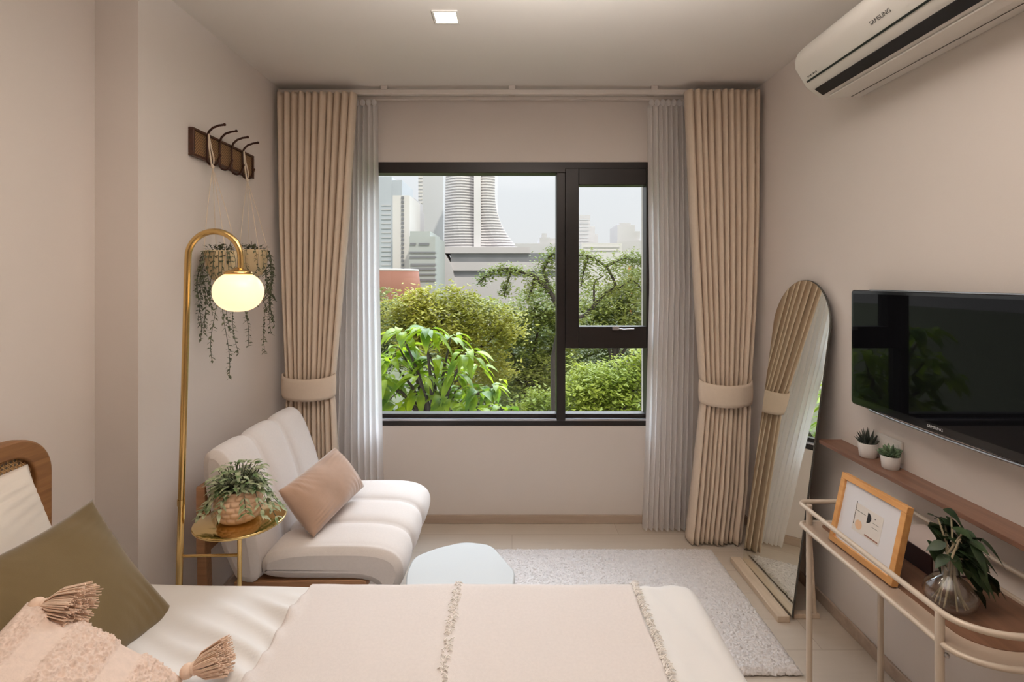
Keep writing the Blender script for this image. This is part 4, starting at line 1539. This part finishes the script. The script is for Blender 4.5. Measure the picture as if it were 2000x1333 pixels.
def plate(sc, k0, k1, dz=0.0):
    n = len(outl)
    cx, cy = 0.0, mH / 2
    pts = [(a * sc if abs(a) > 0 else a, cy + (b - cy) * (1 - (1 - sc) * mw / mH)) for a, b in outl]
    vsx = [mpt(a, b, k0) for a, b in pts] + [mpt(a, b, k1) for a, b in pts]
    fsx = [tuple(range(n)), tuple(range(2 * n - 1, n - 1, -1))] + [((i + 1) % n, i, n + i, n + (i + 1) % n) for i in range(n)]
    return MB().add(vsx, fsx)


tag(obj("mirror_back", plate(1.0, -0.007, -0.001), M["mirror_edge"], mi), "dark backing and edge")
obj("mirror_glass", plate(0.990, -0.001, 0.0012), M["mirror"], mi)
ba = obj("base_bar", MB().box(1.108, 1.160, MY0 - 0.004, MY1 + 0.02, 0.0, 0.027), M["pale_wood"], mi, 0.003)
for yy in (MY0 + 0.02, MY1 - 0.06):
    obj("foot", MB().box(1.190, 1.30, yy, yy + 0.03, 0.0, 0.02), M["pale_wood"], mi, 0.003)
    obj("back_strut", MB().tube([(1.285, yy + 0.015, 0.02), (1.255, yy + 0.015, 0.54)], 0.008, 8), M["pale_wood"], mi)

# ------------------------------------------------------------------ outside
GZ0 = -9.0
gd = struct("ground", MB().box(-160, 160, YB + 1.5, 330, GZ0 - 0.5, GZ0), M["ground"])


def bx_px(mb, x0, x1, yt, yb, d, depth):
    a, b = P(x0, yt, d), P(x1, yb, d)
    mb.box(a.x, b.x, d, d + depth, b.z, a.z)
    return mb


# main tower with a swept right side
DT = 120.0
tw = thing("office_tower", (P(915, 480, DT).x, DT + 12, GZ0), "tall pale office tower with banded floors and a flared side", "tower")
slab, glz = MB(), MB()
zb_, ztp = P(0, 486, DT).z, P(0, 300, DT).z
nfl = 34


def xr_at(py):
    if py < 370:
        return 966
    t = (py - 370) / 116.0
    return 966 + 47 * t ** 2.3


for k in range(nfl):
    pa = 300 + (486 - 300) * k / nfl
    pb = 300 + (486 - 300) * (k + 1) / nfl
    xl = 864 + 4 * (1 - k / nfl)
    xr = xr_at((pa + pb) / 2)
    za, zc, ze = P(0, pa, DT).z, P(0, pb, DT).z, P(0, pa + (pb - pa) * 0.45, DT).z
    A_, B_ = P(xl, pa, DT).x, P(xr, pa, DT).x
    # plan with a rounded front: slab
    def plan_t(grow):
        pts = []
        for i in range(13):
            t = i / 12
            x = A_ + (B_ - A_) * t
            bulge = 2.4 * sin(pi * min(1, max(0, t / 0.62))) if t < 0.62 else 1.2 * sin(pi * (t - 0.62) / 0.38)
            pts.append((x, DT + 3 - bulge - grow))
        return pts + [(B_, DT + 26), (A_, DT + 26)]
    slab.prism(plan_t(0.5), ze, za)
    glz.prism(plan_t(0.0), zc, ze)
obj("floor_slabs", slab, M["t_slab"], tw)
obj("glazing", glz, M["t_glass"], tw)
xa = P(926, 0, DT).x
obj("facade_rib", MB().box(xa, xa + 1.5, DT - 0.6, DT + 4, zb_, ztp), M["t_slab"], tw)
pod, pgl = MB(), MB()
DP = 117.0
for (pa, pb, x0, x1, gl_) in ((483, 495, 866, 1035, 0), (495, 512, 880, 1090, 1), (512, 529, 862, 1110, 0), (529, 541, 880, 1130, 1), (541, 556, 855, 1140, 0), (556, 640, 850, 1140, 0)):
    bx_px(pgl if gl_ else pod, x0, x1, pa, pb, DP if not gl_ else DP + 0.7, 24)
a, b = P(868, 486, DP - 1), P(850, 640, DP - 1)
pod.add([(P(866, 0, DP - 1).x, DP - 1, P(0, 492, DP - 1).z), (P(882, 0, DP - 1).x, DP - 1, P(0, 520, DP - 1).z), (P(890, 0, DP - 1).x, DP - 1, P(0, 560, DP - 1).z), (P(848, 0, DP - 1).x, DP - 1, P(0, 560, DP - 1).z),
         (P(866, 0, DP - 1).x, DP + 8, P(0, 492, DP - 1).z), (P(882, 0, DP - 1).x, DP + 8, P(0, 520, DP - 1).z), (P(890, 0, DP - 1).x, DP + 8, P(0, 560, DP - 1).z), (P(848, 0, DP - 1).x, DP + 8, P(0, 560, DP - 1).z)],
        [(0, 3, 2, 1), (4, 5, 6, 7), (0, 1, 5, 4), (1, 2, 6, 5), (2, 3, 7, 6), (3, 0, 4, 7)])
obj("podium", pod, M["t_pod"], tw)
obj("podium_glazing", pgl, M["t_window"], tw)


def simple_tower(name, label, d, boxes, m, bands=None, depth=18, bandm="t_window", cat="building"):
    x0, x1 = boxes[0][0], boxes[0][1]
    t = thing(name, (P((x0 + x1) / 2, 0, d).x, d + depth / 2, GZ0), label, cat)
    mb = MB()
    for k, (a, b, yt, yb) in enumerate(boxes):
        bx_px(mb, a, b, yt, yb, d + 0.4 * k, depth - 0.9 * k)
    mb2 = MB()
    # carried down to the ground
    q = P(boxes[0][0], 600, d), P(boxes[0][1], 600, d)
    mb.box(q[0].x, q[1].x, d + 0.1, d + depth - 0.1, GZ0, P(0, boxes[0][3], d).z)
    obj("walls", mb, m, t)
    if bands:
        for (a, b, yt, yb) in bands:
            bx_px(mb2, a, b, yt, yb, d - 0.25, 1.6)
        obj("window_bands", mb2, M[bandm], t)
    return t


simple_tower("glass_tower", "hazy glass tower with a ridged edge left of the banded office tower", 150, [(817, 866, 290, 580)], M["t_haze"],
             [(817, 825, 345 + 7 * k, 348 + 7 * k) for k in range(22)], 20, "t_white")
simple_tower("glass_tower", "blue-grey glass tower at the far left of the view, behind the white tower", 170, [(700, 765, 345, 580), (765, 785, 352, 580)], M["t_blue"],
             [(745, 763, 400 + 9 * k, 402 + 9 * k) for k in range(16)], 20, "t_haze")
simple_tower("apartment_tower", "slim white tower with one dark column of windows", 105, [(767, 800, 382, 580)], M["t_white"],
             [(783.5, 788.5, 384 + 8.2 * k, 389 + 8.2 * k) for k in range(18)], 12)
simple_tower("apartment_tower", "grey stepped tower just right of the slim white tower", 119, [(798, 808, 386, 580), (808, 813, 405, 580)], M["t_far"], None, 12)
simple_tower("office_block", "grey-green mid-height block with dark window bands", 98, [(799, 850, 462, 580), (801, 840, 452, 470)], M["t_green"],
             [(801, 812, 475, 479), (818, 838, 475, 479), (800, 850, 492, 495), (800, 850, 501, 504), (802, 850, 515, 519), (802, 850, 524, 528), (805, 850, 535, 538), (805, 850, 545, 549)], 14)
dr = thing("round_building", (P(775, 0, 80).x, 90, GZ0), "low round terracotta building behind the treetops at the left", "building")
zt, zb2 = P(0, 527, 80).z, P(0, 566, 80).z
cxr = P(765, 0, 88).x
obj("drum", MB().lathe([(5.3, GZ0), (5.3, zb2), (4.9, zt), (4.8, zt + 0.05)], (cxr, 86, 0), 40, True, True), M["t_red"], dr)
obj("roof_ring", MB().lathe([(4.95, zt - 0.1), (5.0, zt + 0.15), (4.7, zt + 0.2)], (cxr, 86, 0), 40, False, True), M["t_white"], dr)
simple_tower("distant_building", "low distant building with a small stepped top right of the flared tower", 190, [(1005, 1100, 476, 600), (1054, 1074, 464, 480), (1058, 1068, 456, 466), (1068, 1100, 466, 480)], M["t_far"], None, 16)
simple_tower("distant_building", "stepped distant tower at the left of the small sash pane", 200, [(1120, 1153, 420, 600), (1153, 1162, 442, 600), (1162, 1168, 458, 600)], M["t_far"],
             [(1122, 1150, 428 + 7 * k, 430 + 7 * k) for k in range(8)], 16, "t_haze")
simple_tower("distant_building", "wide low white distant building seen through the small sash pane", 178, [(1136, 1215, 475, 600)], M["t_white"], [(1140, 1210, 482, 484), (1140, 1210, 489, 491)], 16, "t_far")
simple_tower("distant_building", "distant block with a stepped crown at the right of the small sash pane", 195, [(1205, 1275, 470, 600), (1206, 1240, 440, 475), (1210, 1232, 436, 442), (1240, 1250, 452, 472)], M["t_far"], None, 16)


# ---- trees
def crown_cards(mb, blobs, n, size, r, flat=0.0):
    """Leaves in clumps through the volume of each blob (centre, rx, ry, rz)."""
    tot = sum(b[1] * b[3] for b in blobs)
    for (c, rx, ry, rz) in blobs:
        m = int(n * rx * rz / tot)
        nclump = max(6, m // 28)
        for _ in range(nclump):
            while True:
                q = Vector((r.uniform(-1, 1), r.uniform(-1, 1), r.uniform(-1, 1)))
                if 0.25 < q.length < 1:
                    break
            q = q * (0.55 + 0.45 * r.random())
            cc = Vector((c[0] + q.x * rx, c[1] + q.y * ry, c[2] + q.z * rz))
            cs = size * r.uniform(1.6, 3.4)
            for _ in range(m // nclump):
                p = cc + Vector((r.gauss(0, 1), r.gauss(0, 1), r.gauss(0, 0.5))) * cs * 0.5
                a = r.uniform(0, 2 * pi)
                d = Vector((cos(a), sin(a), r.uniform(-0.8, 0.5))).normalized()
                s = d.cross(Vector((r.uniform(-.5, .5), r.uniform(-.5, .5), 1))).normalized()
                ln = size * r.uniform(0.7, 1.3)
                mb.card(p, d, s, ln, ln * 0.5)


def branchy(mb, base, top, r0, r, spread, n, rad=0.03, levels=2):
    base, top = Vector(base), Vector(top)
    mid = base.lerp(top, 0.5) + Vector((r.uniform(-.2, .2), r.uniform(-.2, .2), 0))
    mb.tube([base, mid, top], [r0, r0 * 0.75, r0 * 0.5], 8)
    for _ in range(n):
        t = r.uniform(0.35, 1.0)
        b = base.lerp(top, t)
        a = r.uniform(0, 2 * pi)
        e = b + Vector((cos(a) * spread * r.uniform(.5, 1), sin(a) * spread * r.uniform(.5, 1), spread * r.uniform(0.1, 0.9)))
        m = b.lerp(e, 0.5) + Vector((r.uniform(-.1, .1), r.uniform(-.1, .1), 0.1 * spread))
        mb.tube([b, m, e], [rad, rad * 0.7, rad * 0.3], 6)
        for _ in range(levels):
            e2 = m.lerp(e, r.random()) + Vector((r.uniform(-1, 1), r.uniform(-1, 1), r.uniform(0, 1))) * spread * 0.4
            mb.tube([m.lerp(e, 0.4), e2], [rad * 0.4, rad * 0.15], 5)


def tree(label, d, blobs_px, n, size, m, seed, trunk_px, depth=1.0, kind="tree"):
    r = random.Random(seed)
    blobs = []
    for (px, py, rx, ry) in blobs_px:
        c = P(px, py, d + r.uniform(-0.2, 0.2) * depth)
        blobs.append((c, rx * d / 1000, max(rx, ry) * d / 1000 * 0.8 * depth, ry * d / 1000))
    tp = P(trunk_px[0], trunk_px[1], d)
    t = thing(kind, (tp.x, d, GZ0), label, "tree", "trees outside the window")
    br = MB()
    branchy(br, (tp.x + 0.3, d, GZ0), tp, 0.16, r, blobs[0][1] * 0.8, 12, 0.035)
    for b in blobs[1:]:
        br.tube([tp - Vector((0, 0, 0.6)), tp.lerp(b[0], 0.5) + Vector((0, 0, -0.1)), b[0]], [0.06, 0.04, 0.015], 6)
    obj("trunk", br, M["bark"], t)
    cr = MB()
    crown_cards(cr, blobs, n, size, r)
    obj("crown", cr, m, t)
    return t


tree("yellow-green bushy tree filling the middle of the large pane", 11.5, [(850, 640, 100, 72), (790, 620, 60, 55), (920, 640, 70, 70), (860, 590, 80, 40), (930, 720, 80, 60), (985, 640, 40, 60)], 11000, 0.12, M["leaf_yel"], 51, (870, 720))
tree("mid green tree whose crown spreads behind the window mullion", 13.5, [(1020, 650, 80, 90), (1060, 600, 60, 55), (1000, 740, 90, 70), (1080, 740, 70, 80), (1100, 650, 50, 80), (960, 600, 40, 26)], 12000, 0.13, M["leaf_mid"], 52, (1030, 740))
tree("green tree seen through the small opening sash, below the bare limbs", 16.0, [(1190, 620, 75, 50), (1240, 560, 45, 60), (1160, 600, 50, 60), (1260, 640, 60, 60), (1215, 590, 50, 40)], 8500, 0.13, M["leaf_mid"], 53, (1200, 680))
tree("fresh green tree filling the lower right pane", 10.5, [(1180, 740, 85, 60), (1230, 780, 70, 60), (1130, 780, 60, 60), (1270, 720, 60, 60), (1060, 800, 60, 50)], 9000, 0.12, M["leaf_fresh"], 54, (1190, 800))
tree("dark leafy tree at the far back behind the other trees", 20, [(760, 640, 70, 70), (900, 680, 120, 90), (1040, 690, 130, 100), (1200, 690, 130, 100), (1300, 640, 60, 80), (1000, 790, 260, 70)], 26000, 0.2, M["leaf_deep"], 55, (1000, 740))
tree("pale green tree rising at the left edge of the large pane", 15, [(745, 600, 50, 42), (715, 650, 60, 70), (770, 690, 60, 60)], 6000, 0.12, M["leaf_mid"], 56, (745, 690))

# tree with bare arching limbs across the top
r = random.Random(61)
DA = 9.0
at = thing("tree", (P(1085, 0, DA).x, DA, GZ0), "sparse tree with arching bare limbs above the other treetops", "tree", "trees outside the window")
br, cr = MB(), MB()


def limb(pts, r0, r1, leafn, size=0.075, sp=0.10):
    p3 = [P(x, y, DA + dd) for (x, y, dd) in pts]
    fine = []
    for i in range(len(p3) - 1):
        for k in range(6):
            fine.append(p3[i].lerp(p3[i + 1], k / 6))
    fine.append(p3[-1])
    for _ in range(2):
        fine = [fine[0]] + [(fine[i - 1] + fine[i] * 2 + fine[i + 1]) / 4 for i in range(1, len(fine) - 1)] + [fine[-1]]
    m = len(fine)
    br.tube(fine, [r0 + (r1 - r0) * i / (m - 1) for i in range(m)], 7)
    for _ in range(int(leafn * 1.8)):
        p = fine[int(r.random() ** 0.7 * (m - 1))] + Vector((r.gauss(0, sp), r.gauss(0, sp), r.gauss(0, sp * 0.7)))
        a = r.uniform(0, 2 * pi)
        d = Vector((cos(a), sin(a), r.uniform(-0.8, 0.4))).normalized()
        s = d.cross(Vector((r.uniform(-.5, .5), r.uniform(-.5, .5), 1))).normalized()
        ln = size * r.uniform(0.7, 1.3)
        cr.card(p, d, s, ln, ln * 0.5)


tb = P(1085, 700, DA)
br.tube([(tb.x + 0.2, DA, GZ0), (tb.x + 0.1, DA, -3), tb, P(1100, 620, DA)], [0.2, 0.15, 0.09, 0.07], 8)
limb([(1100, 620, 0), (1075, 570, 0), (1045, 540, -.2), (1000, 525, -.3), (960, 528, -.3), (935, 552, -.3)], 0.05, 0.012, 420, sp=0.075)
limb([(1000, 525, -.3), (990, 555, -.3), (985, 580, -.3)], 0.02, 0.008, 120, sp=0.05)
limb([(1075, 570, 0), (1060, 530, .2), (1075, 500, .2), (1100, 488, .2)], 0.035, 0.012, 420, sp=0.11)
limb([(1045, 540, -.2), (1040, 560, -.2), (1030, 590, -.2)], 0.03, 0.012, 160)
limb([(1100, 620, 0), (1140, 620, .2), (1180, 575, .2), (1205, 560, .2), (1185, 520, .2), (1150, 500, .2), (1120, 498, .2)], 0.04, 0.012, 420, sp=0.09)
limb([(1170, 580, .2), (1200, 570, .2), (1235, 545, .2)], 0.03, 0.01, 160)
limb([(1160, 590, .1), (1160, 550, .1), (1178, 540, .1)], 0.022, 0.01, 70)
limb([(1185, 520, .2), (1215, 505, .2), (1250, 510, .2), (1275, 500, .2)], 0.025, 0.01, 420, sp=0.11)
limb([(1235, 545, .2), (1250, 560, .2), (1262, 600, .2)], 0.02, 0.01, 320, sp=0.12)
limb([(1150, 500, .2), (1140, 530, .2), (1135, 560, .2)], 0.02, 0.01, 160)
obj("limbs", br, M["bark"], at)
obj("crown", cr, M["leaf_mid"], at)

# broad-leaved tree close to the window
r = random.Random(71)
DB = 4.6
bt = thing("tree", (P(840, 0, DB).x, DB, GZ0), "broad-leaved bright green tree close outside the large pane", "tree", "trees outside the window")
br, lf = MB(), MB()
tb = P(850, 790, DB)
br.tube([(tb.x, DB, GZ0), (tb.x + 0.05, DB, -2), tb], [0.12, 0.08, 0.05], 8)
clus = [(775, 790), (835, 810), (905, 815), (745, 740), (815, 735), (785, 650), (830, 645), (880, 660), (910, 690), (760, 700), (800, 700), (850, 705), (890, 730), (930, 720), (940, 765), (770, 760), (820, 765), (870, 780), (920, 800), (965, 755),
        (985, 800), (750, 800), (800, 815), (950, 815), (850, 835), (780, 680), (905, 760), (735, 740), (840, 740)]
for (x, y) in clus:
    c = P(x, y, DB + r.uniform(-0.35, 0.35))
    br.tube([tb - Vector((0, 0, 0.3)), tb.lerp(c, 0.5) + Vector((0, 0, -0.05)), c], [0.03, 0.014, 0.006], 6, cap=False)
    for k in range(r.randint(13, 17)):
        a = r.uniform(0, 2 * pi)
        d = Vector((cos(a), sin(a), r.uniform(-0.5, 0.5)))
        q = r.uniform(0.12, 0.20)
        lf.leaf(c + d * r.uniform(0.02, 0.10), d, Vector((r.uniform(-.3, .3), r.uniform(-.3, .3), 1)), q, q * 0.46, r.uniform(0.4, 0.9), 7, 0.3)
obj("branch", br, M["bark"], bt)
obj("crown", lf, M["leaf_broad"], bt)

om = MB()
a = P(1231, 520, 40)
om.tube([(a.x, 40, GZ0), (a.x, 40, P(0, 600, 40).z)], 0.12, 8)
tag(obj("mast", om.tube([(a.x, 40, P(0, 600, 40).z), (a.x, 40, a.z)], 0.16, 8), M["orange"]), "thin orange mast rising between the treetops", "mast")

# ------------------------------------------------------------------ light
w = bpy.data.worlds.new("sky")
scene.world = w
w.use_nodes = True
nt = w.node_tree
N, L = nt.nodes, nt.links
bg = N["Background"]
tc = N.new("ShaderNodeTexCoord")
sp = N.new("ShaderNodeSeparateXYZ")
L.new(tc.outputs["Generated"], sp.inputs[0])
cr = N.new("ShaderNodeValToRGB")
els = cr.color_ramp.elements
els[0].position = 0.0
els[0].color = (0.85, 0.845, 0.84, 1)
els[1].position = 1.0
els[1].color = (0.75, 0.86, 1.0, 1)
e = els.new(0.25)
e.color = (0.90, 0.93, 0.97, 1)
L.new(sp.outputs["Z"], cr.inputs["Fac"])
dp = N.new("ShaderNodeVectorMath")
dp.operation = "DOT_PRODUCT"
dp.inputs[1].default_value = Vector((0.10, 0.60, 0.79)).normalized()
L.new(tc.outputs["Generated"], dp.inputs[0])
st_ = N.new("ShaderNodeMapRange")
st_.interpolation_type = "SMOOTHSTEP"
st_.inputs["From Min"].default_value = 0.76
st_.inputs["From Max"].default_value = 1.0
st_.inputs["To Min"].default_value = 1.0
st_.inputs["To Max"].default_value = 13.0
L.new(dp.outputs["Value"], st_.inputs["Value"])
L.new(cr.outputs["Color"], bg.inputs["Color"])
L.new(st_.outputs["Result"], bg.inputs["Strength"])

sun = bpy.data.lights.new("sun", "SUN")
sun.energy = 2.0
sun.angle = radians(3)
sun.color = (1.0, 0.93, 0.8)
so_ = bpy.data.objects.new("sun", sun)
COL.objects.link(so_)
so_.rotation_euler = Vector((-0.35, 0.55, -0.75)).to_track_quat("-Z", "Y").to_euler()


def spot(name, loc, power, col, size=0.05, angle=150, blend=0.8):
    l = bpy.data.lights.new(name, "SPOT")
    l.energy = power
    l.color = col
    l.shadow_soft_size = size
    l.spot_size = radians(angle)
    l.spot_blend = blend
    o = bpy.data.objects.new(name, l)
    COL.objects.link(o)
    o.location = loc
    return o


WARM = (1.0, 0.84, 0.70)
SOFT = (1.0, 0.97, 0.94)
spot("downlight_and_fill", (-0.27, 2.094, ZC - 0.03), 6, WARM)
spot("downlight_and_fill", (-0.95, 0.85, ZC - 0.03), 4, (1.0, 0.72, 0.48))  # unseen warm spot added for a glow on the headboard wall, no fixture
up_ = spot("ceiling_bounce_fill", (0.15, 0.90, 2.06), 185, SOFT, 0.1, 165, 0.6)  # unseen fill spot added above the bed, bounced off the ceiling, no fixture
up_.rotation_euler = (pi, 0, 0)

# ------------------------------------------------------------------ camera
cam = bpy.data.cameras.new("camera")
cam.sensor_width = 36.0
cam.sensor_fit = "HORIZONTAL"
cam.lens = 18.0
cam.shift_x = 0.0
cam.shift_y = (548 - 666.5) / 2000.0
cam.clip_start = 0.02
cam.clip_end = 1000
co_ = bpy.data.objects.new("camera", cam)
COL.objects.link(co_)
co_.location = (0, 0, EYE)
co_.rotation_euler = (radians(90), 0, 0)
scene.camera = co_

scene.view_settings.view_transform = "Standard"
scene.view_settings.look = "None"
scene.view_settings.gamma = 1.0
scene.view_settings.exposure = 0.0
scene.view_settings.use_curve_mapping = False
scene.cycles.max_bounces = 10
scene.cycles.diffuse_bounces = 6
scene.cycles.transparent_max_bounces = 16
scene.cycles.sample_clamp_indirect = 4.0
for o in bpy.data.objects:
    if "_w" in o:
        del o["_w"]
